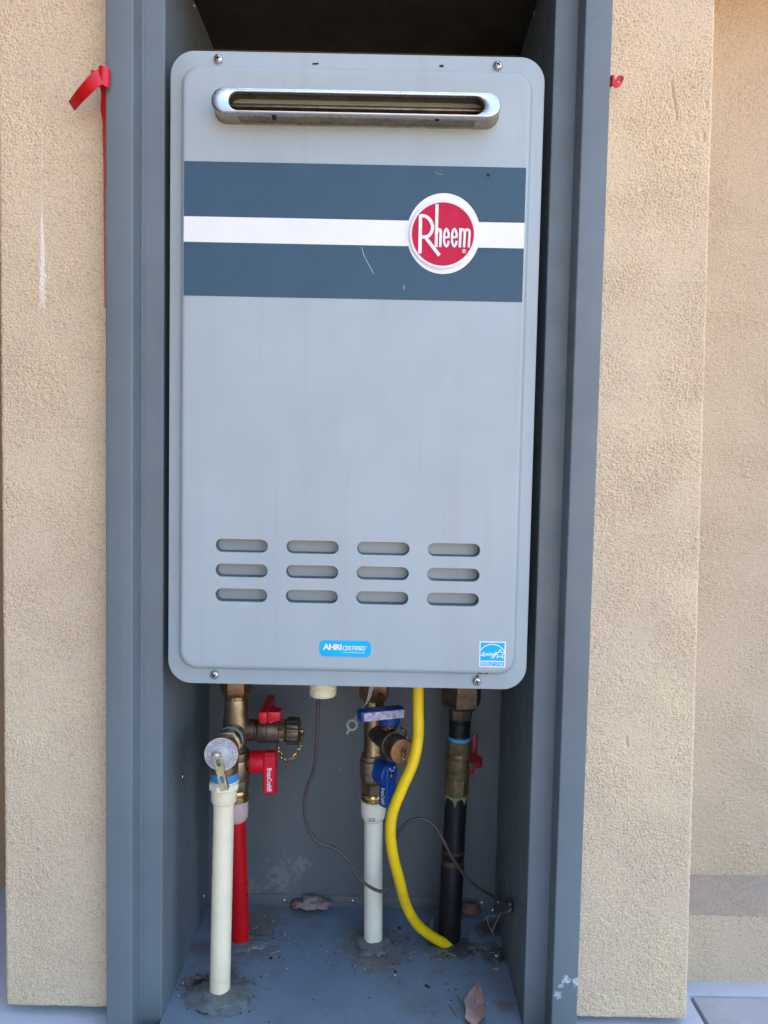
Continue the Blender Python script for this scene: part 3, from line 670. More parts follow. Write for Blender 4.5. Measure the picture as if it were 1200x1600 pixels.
# ------------------------------------------------------------------ hot side: brass valve, relief valve, pipes
def knurl(nn, a): return lambda k, t: 1-a*(1 if (k//2) % 2 else 0)
hx = Axis(P(369, 1090, .115), P(371, 1250, .122))
hv_ = thing('hot_water_valve', hx.at(1258), 'weathered brass service valve with two red handles below the heater', 'valve')
R = lambda name, ax, prof, m, par, **k: link(name, *ax.ring(prof, **k), m, par, smooth=k.pop('sm', 35) if 'sm' in k else 35)
R('union_nut', hx, [(1060, 22), (1063, 24.5), (1086, 25), (1090, 22), (1091, 19)], 'brass_copper', hv_, seg=6, phase=.35)
R('collar', hx, [(1089, 18), (1098, 18)], 'brass_bright', hv_)
R('body', hx, [(1096, 18), (1098, 18.6), (1122, 18.6), (1130, 21), (1158, 21), (1166, 16), (1177, 15.5), (1180, 20), (1190, 21.5), (1192, 20.6), (1194, 21.5), (1212, 21.5), (1222, 20.5), (1224, 19)], 'brass', hv_)
R('hex_end', hx, [(1222, 18.5), (1223, 19.6), (1239, 19.6), (1240, 18.5)], 'brass', hv_, seg=6, phase=.2)
R('crimp_nut', hx, [(1239, 17.8), (1243, 19.4), (1247, 19.2), (1248, 18), (1249, 19), (1257, 19), (1258, 17)], 'brass_bright', hv_, seg=12)
hc = hx.at(1146, 0); k_ = S(.115)
zc = float(P(420, 1142, .115)[2]); hb = np.array([hc[0], hc[1], zc])
def xr(prof): return [(P(px, 1142, .115)[0]-hb[0], r*k_) for px, r in prof]
link('side_branch', *lathe(hb, (1, 0, 0), xr([(372, 15), (388, 17), (398, 17.5), (399.5, 15.6), (402, 15.6), (403.5, 19.4), (405, 20), (417.4, 20), (418, 19.2), (418.8, 20), (436, 20), (437, 17), (448, 17)])), 'brass_dark', hv_)
link('hex_end', *lathe(hb, (1, 0, 0), xr([(436, 17.5), (437, 18.8), (444, 18.8), (445, 17)]), seg=6, phase=.2), 'brass', hv_)
cap = link('dust_cap', *lathe(hb, (1, 0, 0), xr([(446, 17.5), (448, 20.5), (450, 21.5), (465, 21.5), (467, 20), (468, 17), (468.5, 4)]), seg=64, mod=lambda k, t: (1-.045*(1 if (k//2) % 2 else 0)) if t < P(466, 1142, .115)[0]-hb[0] else 1), 'brass_dark', hv_, smooth=25)
link('cap_knob', *lathe(hb, (1, 0, 0), xr([(467, 3.6), (474, 3.8), (475, 3)]), seg=12), 'brass', cap)
def chain(pts, r=.0017, n=None):
    path = smooth_path(pts, 12); seg = [0]
    for a, b in zip(path, path[1:]): seg.append(seg[-1]+np.linalg.norm(b-a))
    step = r*2.3; cnt = max(2, int(seg[-1]/step)); out = []
    for i in range(cnt):
        t = (i+.5)*step; j = min(range(len(seg)), key=lambda q: abs(seg[q]-t)); c = path[j]; d = path[min(j+1, len(path)-1)]-path[max(j-1, 0)]
        d, u, v = frame_of(d); v = u if i % 2 else v; v = v/np.linalg.norm(v)
        out.append(tube([c+d*math.cos(a)*r*1.7+v*math.sin(a)*r for a in np.linspace(0, 2*math.pi, 11)[:-1]], r*.34, 5, closed=True))
    return join(*out)
link('retaining_chain', *chain([P(472, 1146, .112), P(470, 1160, .10), P(462, 1180, .094), P(450, 1189, .093), P(443, 1186, .094), P(437, 1173, .100), P(431, 1164, .105)]), 'brass_bright', hv_, smooth=60)
# upper red handle, lever pointing to the back
q = P(420, 1119, .113); ztop = zc+19.5*k_
uh = link('upper_handle', *join(lathe((P(424, 1119, .115)[0], .115, ztop-.001), (0, 0, 1), [(0, .0092), (.0105, .0100), (.0125, .0088)], seg=24),
    box((P(405, 1119, .10)[0], .096, ztop+.001), (P(418, 1119, .10)[0], .162, ztop+.0135), .0012), box((P(414, 1119, .10)[0], .104, ztop+.001), (P(437, 1119, .10)[0], .122, ztop+.0115), .0015)), 'red', hv_)
link('handle_stem', *lathe((P(424, 1119, .115)[0], .115, ztop-.006), (0, 0, 1), [(0, .006), (.006, .006)], seg=18), 'zinc', hv_)
def drop_handle(parent, c, ang, m, tm, name='lower_handle', tz=-.004, zup=.0125, zdn=.036, text=True, screw_face=False, x0=.012, wx=.0142, wy=.016, hubr=.0125):
    """handle hanging down from a hub: hub axis local x, lettering on the face towards local -y"""
    c = np.asarray(c, float); Rm = Matrix.Rotation(ang, 3, 'Z')
    def tr(vf): return [tuple(c+np.array(Rm @ Vector(v))) for v in vf[0]], vf[1]
    hub = tr(lathe((-.004, 0, 0), (1, 0, 0), [(0, hubr*.93), (.001, hubr), (.0155, hubr*1.02), (.0168, hubr*.9)], seg=28))
    bl = []
    for (x, e) in ((x0, .0014), (x0+.0014, 0), (x0+wx-.0014, 0), (x0+wx, .0014)):
        o = [(-wy/2+e, zup-.004-e), (-wy/2+.003+e, zup-e), (wy/2-.003-e, zup-e), (wy/2-e, zup-.004-e), (wy/2-e, -zdn+.003+e), (wy/2-.003-e, -zdn+e), (-wy/2+.003+e, -zdn+e), (-wy/2+e, -zdn+.003+e)]
        bl.append([(x, a, b) for a, b in o])
    lev = tr(rings(bl, True, True))
    h = link(name, *join(hub, lev), m, parent, smooth=35)
    g = lambda v: c+np.array(Rm @ Vector(v))
    if text:
        o = g((x0+.0045, -wy/2, tz)); e = g((x0+.0045, -wy/2, -zdn+.005)); u = g((x0+.0100, -wy/2, tz))
        link('lettering', *text_geo('BrassCraft®', o, e-o, u-o, bold=.016), 'white_print', h, smooth=0)
    if screw_face:
        xx = x0+wx; link('screw_well', *[*tr(lathe((xx-.0002, 0, .0), (1, 0, 0), [(0, .0042), (.0003, .0042), (.0004, .0036)], seg=20))], 'dark', h)
        s_ = tr(lathe((xx+.0002, 0, 0), (1, 0, 0), [(0, .0027), (.0009, .0024), (.0013, .0012), (.0012, .0006)], seg=16)); link('handle_screw', *s_, 'zinc', h, smooth=50)
        mk = []
        for (yy, zz) in ((-.0035, .0083), (.0035, .0083)): mk.append(tr(tube([(xx+.0002, yy+.0009*math.cos(a), zz+.0009*math.sin(a)) for a in np.linspace(0, 2*math.pi, 11)[:-1]], .00028, 5, closed=True)))
        mk.append(tr(tube([(xx+.0002, .0026*math.sin(a), .0082-.0032*math.cos(a)) for a in np.linspace(-.9, .9, 8)], .00035, 5)))
        link('embossed_marks', *join(*mk), 'white_print', h)
    return h
hp = P(400, 1196, .108); link('handle_stem', *lathe((hx.at(1196)[0]+.01, .118, hp[2]), (1, 0, 0), [(0, .0075), (.012, .0075), (.013, .006), (.02, .006)], seg=18), 'brass_dark', hv_)
drop_handle(hv_, (P(397, 1196, .118)[0], .116, P(397, 1196, .105)[2]), 0, 'red', None)

# relief valve pointing at the camera with its discharge pipe
ox = Axis(P(351, 1205, .046), P(343.3, 1556, .046))
d0 = P(345.8, 1178.5, .018); rv = thing('pressure_relief_valve', ox.at(1218), 'brass relief valve with round silver label and zinc test lever', 'valve')
arm0 = np.array([hc[0]-.001, .108, zc-.001]); dv = arm0-d0; Ld = np.linalg.norm(dv); k_ = S(.03)
link('inlet_arm', *lathe(d0, dv, [(.004, 24*k_), (.010, 24.5*k_), (.020, 23*k_), (.030, 18*k_), (.034, 18*k_), (.036, 22*k_), (.050, 22*k_), (.052, 19*k_), (Ld, 19*k_)], seg=40), 'brass', rv)
link('hex_shank', *lathe(d0, dv, [(.034, 21*k_), (.035, 24*k_), (.047, 24*k_), (.048, 22*k_)], seg=6, phase=.5), 'brass', rv)
link('thread_tape', *lathe(d0, dv, [(.056, 20*k_), (.057, 23*k_), (.060, 23*k_), (.061, 20*k_)], seg=40), 'tape_grey', rv)
dd = -dv/Ld; fd = np.array([dd[0]*.35, dd[1], .02]); fd /= np.linalg.norm(fd)
disc = link('cap', *lathe(d0-fd*.008, fd, [(0, 25.5*k_), (.004, 27.4*k_), (.0076, 27.4*k_), (.0084, 26.6*k_)], seg=48), 'brass_copper', rv)
link('label_disc', *lathe(d0+fd*.0004, fd, [(0, 26.2*k_), (.0004, 26*k_), (.0005, 11*k_), (.0016, 9.5*k_), (.0018, 4*k_)], seg=48), 'label_silver', disc)
_, du, dw = frame_of(fd); pr = []
rg = random.Random(3)
for rr_, wd in ((23.6, 1.3), (21, 1.7), (18, 1.7), (15, 1.5)):
    a = 0
    while a < 2*math.pi:
        da = rg.uniform(.05, .14)
        if rg.random() < .72:
            c = d0+fd*.00095; V = []
            for (ra, aa) in ((rr_-wd/2, a), (rr_-wd/2, a+da*.7), (rr_+wd/2, a+da*.7), (rr_+wd/2, a)): V.append(c+ra*k_*(math.cos(aa)*du+math.sin(aa)*dw))
            pr.append((V, [[0, 1, 2, 3]]))
        a += da
link('fine_print', *join(*pr), 'print_grey', disc, smooth=0)
LYv = .011
def lv(px, py): q = P(px, py, LYv); return np.array([q[0], q[2]])
a_, b_ = lv(338.5, 1179), lv(351, 1235); tt = (b_-a_)/np.linalg.norm(b_-a_); nn = np.array([-tt[1], tt[0]]); wl_ = 5.2*S(LYv); Lw = np.linalg.norm(b_-a_)
bm = bmesh.new(); ol = [bm.verts.new((*(a_+tt*t+nn*s_),)[:1]+(LYv,)+(*(a_+tt*t+nn*s_),)[1:]) for t, s_ in ((0, -wl_), (Lw, -wl_), (Lw, wl_), (0, wl_))]
eds = [bm.edges.new((ol[i], ol[(i+1) % 4])) for i in range(4)]
for (t0, t1) in ((.10, .34), (.60, .80)):
    hh = wl_*.60; c0, c1 = a_+tt*(Lw*t0+hh), a_+tt*(Lw*t1-hh); lp = []
    A0 = math.atan2(nn[1], nn[0])
    for k in range(9): an = A0+math.pi*k/8; lp.append(c0+hh*np.array([math.cos(an), math.sin(an)]))
    for k in range(9): an = A0+math.pi+math.pi*k/8; lp.append(c1+hh*np.array([math.cos(an), math.sin(an)]))
    vv = [bm.verts.new((q[0], LYv, q[1])) for q in lp]; eds += [bm.edges.new((vv[i], vv[(i+1) % len(vv)])) for i in range(len(vv))]
bmesh.ops.triangle_fill(bm, edges=eds, use_beauty=True)
ex = bmesh.ops.extrude_face_region(bm, geom=bm.faces[:]); [setattr(v, 'co', v.co+Vector((0, .0012, 0))) for v in ex['geom'] if isinstance(v, bmesh.types.BMVert)]
bmesh.ops.recalc_face_normals(bm, faces=bm.faces[:])
lever = link('test_lever', *bm_out(bm), 'zinc_yellow', rv, smooth=20)
for s_ in (1, -1):
    e0, e1 = a_+nn*s_*wl_, b_+nn*s_*wl_; e0 = e0+tt*.001
    link('lever_rib', *stroke([tuple(e0), tuple(e1)], .0012, LYv-.0012, LYv+.005), 'zinc_yellow', lever, smooth=20)
link('lever_pivot', *join(box((d0[0]-.0035-.004, LYv-.001, d0[2]-.003), (d0[0]+.0035-.004, d0[1]+.001, d0[2]+.0035), .0008), box((d0[0]-.001, LYv+.002, d0[2]-.0035), (d0[0]+.005, LYv+.0038, d0[2]-.0015), .0005)), 'zinc', rv)
R('outlet', ox, [(1180, 19), (1190, 21.5), (1213, 21.5), (1216, 20)], 'brass_copper', rv)
dp = thing('drain_pipe', (ox.b[0], ox.b[1], FZ), 'cream plastic discharge pipe dropping from the relief valve', 'pipe')
R('thread_tape', ox, [(1213, 20), (1214, 21.8), (1226, 21.3), (1227, 20)], 'tape_blue', dp)
R('male_thread', ox, [(1225, 20.5), (1227, 20.8), (1232, 20), (1234, 19)], 'tape_white', dp)
R('adapter_ring', ox, [(1230, 22), (1231, 24.3), (1240, 24), (1242, 21)], 'pvc', dp, seg=8, phase=.3)
R('adapter_socket', ox, [(1240, 21), (1243, 20.6), (1259, 20.2), (1261, 18.5)], 'pvc', dp)
dpp = R('pipe', ox, [(1255, 16.4), (1570, 16.4)], 'pvc', dp)
# row of tiny illegible print down the left flank of the pipe
pr = []
for i in range(34):
    py = 1268+i*2.9; c = ox.at(py, 0); r = 16.5*S(.046); a = math.radians(-152)
    if i % 7 != 6: pr.append(box(c+np.array([r*math.cos(a)-.0004, r*math.sin(a)-.0004, 0]), c+np.array([r*math.cos(a)+.0004, r*math.sin(a)+.0004, .0013])))
link('fine_print', *join(*pr), 'print_grey', dpp, smooth=0)
rx = Axis(P(369.5, 1270, .122), P(376, 1472, .1345))
rp = thing('hot_water_pipe', (rx.b[0], rx.b[1], FZ), 'red plastic hot water pipe behind the cream pipe', 'pipe')
R('pipe', rx, [(1270, 14.4), (1482, 14.8)], 'red_pipe', rp)
R('expansion_ring', rx, [(1255, 16.5), (1257, 18.6), (1265, 19.2), (1277, 18.7), (1284, 17.6), (1287, 15)], 'pex_pink', rp)

# ------------------------------------------------------------------ cold side
cx_ = Axis(P(584.5, 1090, .126), P(583.5, 1250, .129))
cv = thing('cold_water_valve', cx_.at(1258), 'weathered brass service valve with two blue handles below the heater', 'valve')
R('union_nut', cx_, [(1066, 22), (1069, 24.8), (1094, 25), (1097, 22), (1098, 19)], 'brass_copper', cv, seg=6, phase=.15)
R('collar', cx_, [(1096, 16.2), (1103, 16.2)], 'brass_bright', cv)
R('body', cx_, [(1100, 15.5), (1178, 15.8), (1181, 17), (1183, 17.2), (1185, 19.5), (1190, 20.5), (1192, 19.8), (1194, 22), (1212, 22.4), (1213, 21.8), (1214, 22.4), (1222, 22), (1227, 20), (1228, 18)], 'brass', cv)
R('hex_end', cx_, [(1227, 19), (1228, 20.3), (1244, 20.3), (1246, 19)], 'brass', cv, seg=6, phase=.25)
R('crimp_nut', cx_, [(1245, 18.5), (1249, 20.3), (1252, 20), (1253, 19), (1254, 20), (1258, 19.6), (1260, 17.5)], 'brass_bright', cv, seg=12)
A = P(587, 1142, .124); B = P(628.5, 1176.5, .066); zb = (A[2]+B[2])/2; A[2] = B[2] = zb; dv = B-A; Lc = np.linalg.norm(dv); k_ = S(.08)
link('side_branch', *lathe(A, dv, [(0, 15*k_), (Lc*.45, 17*k_), (Lc*.62, 18*k_), (Lc*.63, 20*k_), (Lc*.67, 20*k_), (Lc*.68, 17*k_), (Lc*.70, 17*k_), (Lc*.705, 19*k_), (Lc*.735, 19*k_), (Lc*.74, 16*k_), (Lc*.8, 16*k_)]), 'brass_dark', cv)
link('thread_ring', *lathe(A, dv, [(Lc*.70, 16.2*k_), (Lc*.725, 16.8*k_), (Lc*.75, 16.2*k_), (Lc*.77, 16.8*k_), (Lc*.78, 15*k_)]), 'brass_bright', cv)
cap = link('dust_cap', *lathe(A, dv, [(Lc*.77, 16*k_), (Lc*.78, 18*k_), (Lc*.80, 21*k_), (Lc*.98, 21*k_), (Lc, 19.8*k_)], seg=64, mod=lambda k, t: (1-.05*(1 if (k//2) % 2 else 0)) if t < Lc*.97 else 1), 'brass_dark', cv, smooth=25)
link('cap_face', *lathe(A, dv, [(Lc*.99, 19.7*k_), (Lc+.0005, 19.6*k_), (Lc+.0012, 18*k_)], seg=48), 'cap_face', cap)
dn = dv/Lc; link('cap_knob', *lathe(B+dn*.001+np.array([0, 0, .001]), dn, [(0, 4.2*k_), (.0035, 4.2*k_), (.004, 3*k_)], seg=4, phase=.3), 'brass_dark', cap)
link('retaining_chain', *chain([B+dn*.004+np.array([.001, 0, -.001]), B+dn*.006+np.array([-.002, 0, -.005]), B+dn*.005+np.array([.004, 0, -.011]), B+dn*.003+np.array([.005, 0, -.018]), B+np.array([.007, .012, -.020])], .0013), 'brass_bright', cv, smooth=60)
link('retaining_chain', *chain([P(626, 1137, .10), P(632, 1142, .098), P(635, 1152, .095), P(636, 1158, .092)], .0016), 'brass_bright', cv, smooth=60)
# upper blue handle: hub on the branch, lever to the left
hubc = P(608.5, 1137, .098-.011); zt_ = hubc[2]; hX = hubc[0]
Lx0, Lx1 = P(554, 1118, .083)[0], P(626, 1112, .092)[0]
ub = link('upper_handle', *join(lathe((hX, .100, zt_), (0, 0, 1), [(0, .0108), (.001, .0116), (.0125, .0116), (.0135, .0105)], seg=28),
    box((Lx0, .0855, zt_+.0092), (Lx1+.001, .1010, zt_+.0205), .0016, rot=math.radians(20), pivot=(hX, .1, 0)), ), 'blue', cv)
v_, f_ = box((Lx0+.0035, .0851, zt_+.0104), (Lx1-.0005, .0856, zt_+.0194), rot=math.radians(20), pivot=(hX, .1, 0)); link('worn_print', v_, f_, 'blue_worn', ub, smooth=0)
link('handle_stem', *lathe((hX, .100, zt_-.006), (0, 0, 1), [(0, .0085), (.003, .0095), (.0045, .0085), (.006, .0095), (.007, .008)], seg=24), 'brass_bright', cv)
an = math.radians(-44); hcn = P(597, 1207, .098); link('handle_stem', *lathe((cx_.at(1207)[0]+.008, .120, hcn[2]), (math.cos(an), math.sin(an), 0), [(0, .0075), (.018, .0075)], seg=18), 'brass_dark', cv)
drop_handle(cv, (hcn[0], .100, hcn[2]), an, 'blue', None, screw_face=True, tz=-.0135, zup=.0115, zdn=.037, x0=.0025, wx=.0128, wy=.0155, hubr=.0132)
cp = Axis(P(583.5, 1262, .129), P(583, 1474, .1398))
cpt = thing('cold_water_pipe', (cp.b[0], cp.b[1], FZ), 'milky white plastic cold water pipe standing in the cabinet middle', 'pipe')
R('pipe', cp, [(1270, 15), (1465, 15.2), (1486, 15.6)], 'pex', cpt)
ring_ = R('expansion_ring', cp, [(1256, 18), (1258, 19.8), (1266, 20.4), (1278, 20), (1284, 18.5), (1287, 15.5)], 'pex', cpt)
c = cp.at(1270, 0); r = 20.5*S(.129)
link('fine_print', *join(*[box(c+np.array([-.001+i*.0011-.004, -r-.0001, -.001-j*.0024]), c+np.array([-.0003+i*.0011-.004, -r+.0004, .0004-j*.0024])) for i in range(7) for j in range(2) if (i*j+i) % 4 != 3]), 'print_grey', ring_, smooth=0)
# nylon tie hanging in front of the nut
tie = smooth_path([P(581, 1070, .098), P(575, 1094, .097), P(563, 1110, .097), P(555, 1124, .098)], 8)
kt = S(.097)
loop = [P(550+7.5*math.cos(a), 1133+7.5*math.sin(a), .098) for a in np.linspace(0, 2*math.pi, 25)[:-1]]
link('cable_tie', *join(ribbon(tie, [np.array([.8, 0, .6])*4.6*kt*(1-.35*i/len(tie)) for i in range(len(tie))], .0012), tube(loop, 2.0*kt, 6, closed=True), tube([P(546, 1139, .098), P(541.5, 1147, .098)], 2.0*kt, 6)), 'clear_tie', smooth=50, label='milky nylon tie with a ring end hanging beside the blue handle', cat='cable tie')

# ------------------------------------------------------------------ gas line
gx = Axis(P(720.5, 1095, .132), P(701, 1466, .149))
gv = thing('gas_valve', gx.at(1250), 'dull brass gas valve with a red lever on the black pipe', 'valve')
R('union_nut', gx, [(1074, 30), (1082, 32), (1108, 32.5), (1112, 28)], 'brass_dark', gv, seg=6, phase=.32)
R('union_sleeve', gx, [(1108, 19), (1126, 18.6), (1128, 17)], 'brass_dark', gv, seg=8)
R('nipple', gx, [(1126, 17), (1128, 17.2), (1129.5, 16.4), (1131, 17.2), (1132.5, 16.4), (1134, 17.4), (1150, 17.4), (1152, 16.8), (1154, 17.6), (1158, 17)], 'iron', gv)
R('thread_tape', gx, [(1155, 16.8), (1156, 18.2), (1161, 18.2), (1163, 17)], 'tape_blue', gv)
R('hex_end', gx, [(1160, 18), (1162, 19.6), (1180, 20), (1182, 19)], 'brass_gas', gv, seg=8, phase=.1)
R('body', gx, [(1180, 19.2), (1184, 19.8), (1188, 19.6), (1189, 19), (1190, 19.6), (1208, 19.8), (1209, 19), (1210, 19.8), (1220, 19), (1223, 18)], 'brass_gas', gv)
R('hex_end', gx, [(1220, 18.6), (1222, 19.8), (1246, 19.4), (1249, 17.8)], 'brass_gas', gv, seg=8, phase=.3)
rg = random.Random(8); V, F = [], []; ns = 40; r_ = 17.9*S(.135); _, gu, gw = frame_of(gx.d); tA = gx.t(1246, r_)
drip = [abs(math.sin(k*.55+1)*.5+math.sin(k*1.31)*.5)**1.6*.010+rg.uniform(.0015, .003) for k in range(ns)]
for j, (fr_, rr_) in enumerate(((0, 1.0), (.05, 1.075), (.55, 1.06), (.9, 1.04), (1, .99))):
    for k in range(ns):
        a = 2*math.pi*k/ns; V.append(gx.a+gx.d*(tA+fr_*drip[k])+r_*(rr_+rg.uniform(-.012, .012))*(math.cos(a)*gu+math.sin(a)*gw))
for j in range(4):
    for k in range(ns): F.append([j*ns+k, j*ns+(k+1) % ns, (j+1)*ns+(k+1) % ns, (j+1)*ns+k])
link('thread_paste', V, F, 'paste', gv, smooth=60)
gl = gx.at(1185, 0)
link('lever', *join(box((gl[0]+.0155, .138, P(739, 1187, .14)[2]), (gl[0]+.0225, .1415, P(739, 1146, .14)[2]), .0016), lathe((gl[0]+.012, .134, P(739, 1190, .134)[2]), (1, 0, 0), [(0, .0075), (.012, .008), (.0155, .006)], seg=6, phase=.2), box((gl[0]+.011, .133, P(739, 1211, .134)[2]), (gl[0]+.019, .140, P(739, 1192, .134)[2]), .002)), 'red_dark', gv)
link('lever_nut', *lathe((gl[0]+.0135, .124, P(735, 1194, .124)[2]), (.5, -.8, 0), [(0, .003), (.003, .003)], seg=6), 'zinc', gv)
gp = thing('gas_pipe', (gx.b[0], gx.b[1], FZ), 'black iron gas pipe rising from the cabinet floor', 'pipe')
R('pipe', gx, [(1246, 17.4), (1256, 17.8), (1330, 17.8), (1332, 18.4), (1345, 18.4), (1350, 18), (1358, 18), (1360, 18.6), (1470, 18.8), (1478, 19)], 'iron', gp)
R('scuffed_band', gx, [(1333, 17.9), (1334, 18.7), (1338, 18.7), (1339, 17.9)], 'iron_band', gp)
R('scuffed_band', gx, [(1348, 17.9), (1349, 18.4), (1356, 18.4), (1357, 17.9)], 'iron_band', gp)

# ------------------------------------------------------------------ hoses and cables
yp = [P(653.5, 1062, .062), P(653.5, 1110, .061), P(653.5, 1150, .056), P(646, 1190, .050), P(629, 1230, .046), P(614, 1268, .046), P(610, 1300, .050), P(614, 1336, .058), P(624, 1375, .072), P(634, 1412, .092), P(650, 1442, .111), P(672, 1461, .126), P(700, 1477, .1375), P(712, 1484, .142)]
link('yellow_hose', *tube(smooth_path(yp, 8), .00585, 14), 'yellow', smooth=60, label='bright yellow plastic hose curving down to the cabinet floor', cat='hose', base=True)
wp = [P(497.5, 1085, .075), P(497, 1110, .078), P(495, 1160, .085), P(491, 1200, .09), P(479, 1235, .098), P(475.5, 1262, .10), P(481, 1292, .10), P(497, 1316, .10), P(524, 1326, .10), P(545, 1345, .10), P(558, 1368, .10), P(575, 1384, .10), P(597, 1393, .102), P(610, 1384, .106), P(613, 1362, .110), P(615, 1330, .112), P(622, 1304, .112), P(638, 1284, .112), P(658, 1279, .112), P(678, 1289, .112), P(692, 1312, .112), P(708, 1342, .114), P(728, 1370, .122), P(752, 1390, .136), P(781, 1406, .150)]
d = P(801, 1417, 1)-CAM_LOC; t = (XR-CAM_LOC[0])/d[0]; hole = CAM_LOC+d*t
wp.append(P(795, 1412, float(hole[1])-.012)); wp.append(hole+np.array([.001, 0, 0]))
link('thin_cable', *tube(smooth_path(wp, 8), .00195, 8), 'wire', smooth=60, label='thin brown cable looping past the pipes into the side wall', cat='cable')
link('cable_hole', *lathe(hole+np.array([.0002, 0, 0]), (-1, 0, 0), [(0, .005), (.0006, .0048)], seg=18), 'dark', cab)

# ------------------------------------------------------------------ sealant, putty, dirt on the cabinet floor
def lump(name, c, rx_, ry_, rz_, m, seed, label, cat, rough=.25, flat=0, group=None):
    bm = bmesh.new(); bmesh.ops.create_icosphere(bm, subdivisions=4, radius=1)
    from mathutils import noise as N_
    for v in bm.verts:
        d = v.co.normalized(); k = 1+rough*N_.noise(d*1.6+Vector((seed, 0, 0)))+rough*.6*N_.noise(d*4+Vector((0, seed, 0)))+rough*.25*N_.noise(d*11)
        v.co = Vector((d.x*rx_*k, d.y*ry_*k, d.z*rz_*k))
        if v.co.z < 0: v.co.z *= .25
    v, f = bm_out(bm); v = [(a+c[0], b+c[1], e+c[2]) for a, b, e in v]
    return link(name, v, f, m, smooth=60, label=label, cat=cat, group=group, base=True)
q = PZ(583, 1484, FZ); lump('sealant_bead', (q[0]-.001, q[1]+.012, FZ), .023, .026, .0055, 'sealant', 2, 'blue grey sealant bead around the milky white pipe foot', 'sealant', .3)
q = PZ(343, 1572, FZ); lump('sealant_bead', (q[0], q[1]+.016, FZ), .034, .030, .005, 'sealant', 5, 'grey sealant bead around the cream pipe foot', 'sealant', .3)
q = PZ(390, 1478, FZ); lump('sealant_bead', (q[0]-.003, q[1]+.006, FZ), .026, .018, .0045, 'sealant', 9, 'pale blue sealant bead around the red pipe foot', 'sealant', .3)
q = P(489, 1412, .196); lump('putty_lump', (q[0], .198, q[2]-.003), .020, .010, .009, 'putty', 4, 'grey putty lump against the cabinet back wall', 'putty', .4)
q = P(464, 1413, .196); lump('putty_lump', (q[0], .200, q[2]-.004), .009, .006, .007, 'putty_brown', 6, 'small brown putty end beside the grey lump', 'putty', .3)
q = P(734, 1418, .2); lump('putty_lump', (q[0], .200, q[2]-.004), .014, .008, .011, 'putty_brown', 12, 'round brown putty plug behind the black pipe', 'putty', .2)
q = PZ(676, 1453, FZ); link('pipe_stub', *lathe((q[0], q[1]+.004, FZ), (0, 0, 1), [(0, .0042), (.012, .0042), (.0122, .0034), (.009, .003)], seg=16), 'sealant', smooth=30, label='short grey conduit stub beside the black pipe', cat='conduit', base=True)
# dry leaf, curled
lc = PZ(741, 1578, FZ); V, F = [], []; nu, nv = 9, 17
for j in range(nv):
    t = j/(nv-1); wd = .0102*min(1, (t+.05)*6)**.6*max(0, 1-max(0, t-.55)/.45)**.55*(1+.08*math.sin(t*17)); yy = lc[1]-.026+.058*t
    for i in range(nu):
        s_ = i/(nu-1)*2-1; V.append((lc[0]+s_*wd+.007*t*t-.001, yy, FZ+.0022+.0045*s_*s_+.0025*math.sin(t*7+s_*1.5)))
for j in range(nv-1):
    for i in range(nu-1): F.append([j*nu+i, j*nu+i+1, (j+1)*nu+i+1, (j+1)*nu+i])
n0 = len(V); V += [(a, b, c-.0004) for a, b, c in V]; F += [[n0+k for k in f[::-1]] for f in F]
link('dead_leaf', V, F, 'leaf', smooth=60, label='curled dry brown leaf lying on the cabinet floor', cat='leaf', base=True)
# dry stalks hanging at the cable hole
def hang(pts, r, parent): link('stalk', *tube(smooth_path(pts, 4), r, 5), 'straw', parent, smooth=60)
dg_ = thing('dry_stalks', P(770, 1460, .15), 'small tangle of dry stalks by the cable hole', 'stalks')
hang([P(770, 1430, .150), P(762, 1432, .150), P(755, 1438, .150)], .0006, dg_); hang([P(761, 1434, .150), P(763, 1444, .148), P(768, 1455, .147), P(771, 1462, .146)], .0006, dg_)
hang([P(783, 1425, .152), P(777, 1437, .150), P(769, 1455, .148)], .0009, dg_); hang([P(787, 1432, .152), P(788, 1440, .150), P(787, 1446, .15)], .0010, dg_); hang([P(787, 1434, .152), P(790, 1441, .150)], .0007, dg_)
hang([hole+np.array([-.001, 0, 0]), P(795, 1424, float(hole[1])-.006), P(785, 1427, .155), P(772, 1432, .152)], .0016, dg_)
# grit, straw bits and flakes: nobody could count them
rg = random.Random(21); gp_, gd_ = [], []
def grit(c, r, V):
    bm = bmesh.new(); bmesh.ops.create_icosphere(bm, subdivisions=1, radius=r)
    for v in bm.verts: v.co = Vector((v.co.x*rg.uniform(.6, 1.5), v.co.y*rg.uniform(.6, 1.5), v.co.z*rg.uniform(.3, .7)))+Vector((c[0], c[1], c[2]+r*.3))
    V.append(bm_out(bm))
zones = [((583, 1480), .05, 70), ((345, 1550), .05, 80), ((390, 1455), .045, 80), ((705, 1475), .045, 70), ((775, 1490), .03, 60), ((300, 1540), .03, 50), ((560, 1540), .14, 110)]
for (p, r, nn_) in zones:
    c = PZ(*p, FZ)
    for i in range(nn_):
        a = rg.uniform(0, 6.28); q = math.sqrt(rg.random())*r; x, y = c[0]+q*math.cos(a), c[1]+q*math.sin(a)*.8
        if XL+.004 < x < XR-.004 and -.01 < y < BY-.004: grit((x, y, FZ), rg.uniform(.0003, .0011), gp_ if rg.random() < .35 else gd_)
for (px, py, r) in ((776, 1494, .0022), (777, 1515, .0022), (772, 1514, .0012), (417, 1475, .0022), (304, 1553, .0020), (617, 1524, .0016), (369, 1478, .0016)): grit(PZ(px, py, FZ), r, gp_)
for (px, py, r) in ((666, 1541, .0026), (670, 1543, .0018), (618, 1519, .0018), (624, 1451, .0022), (313, 1538, .0035), (308, 1537, .0025), (423, 1498, .002), (785, 1498, .002)): grit(PZ(px, py, FZ), r, gd_)
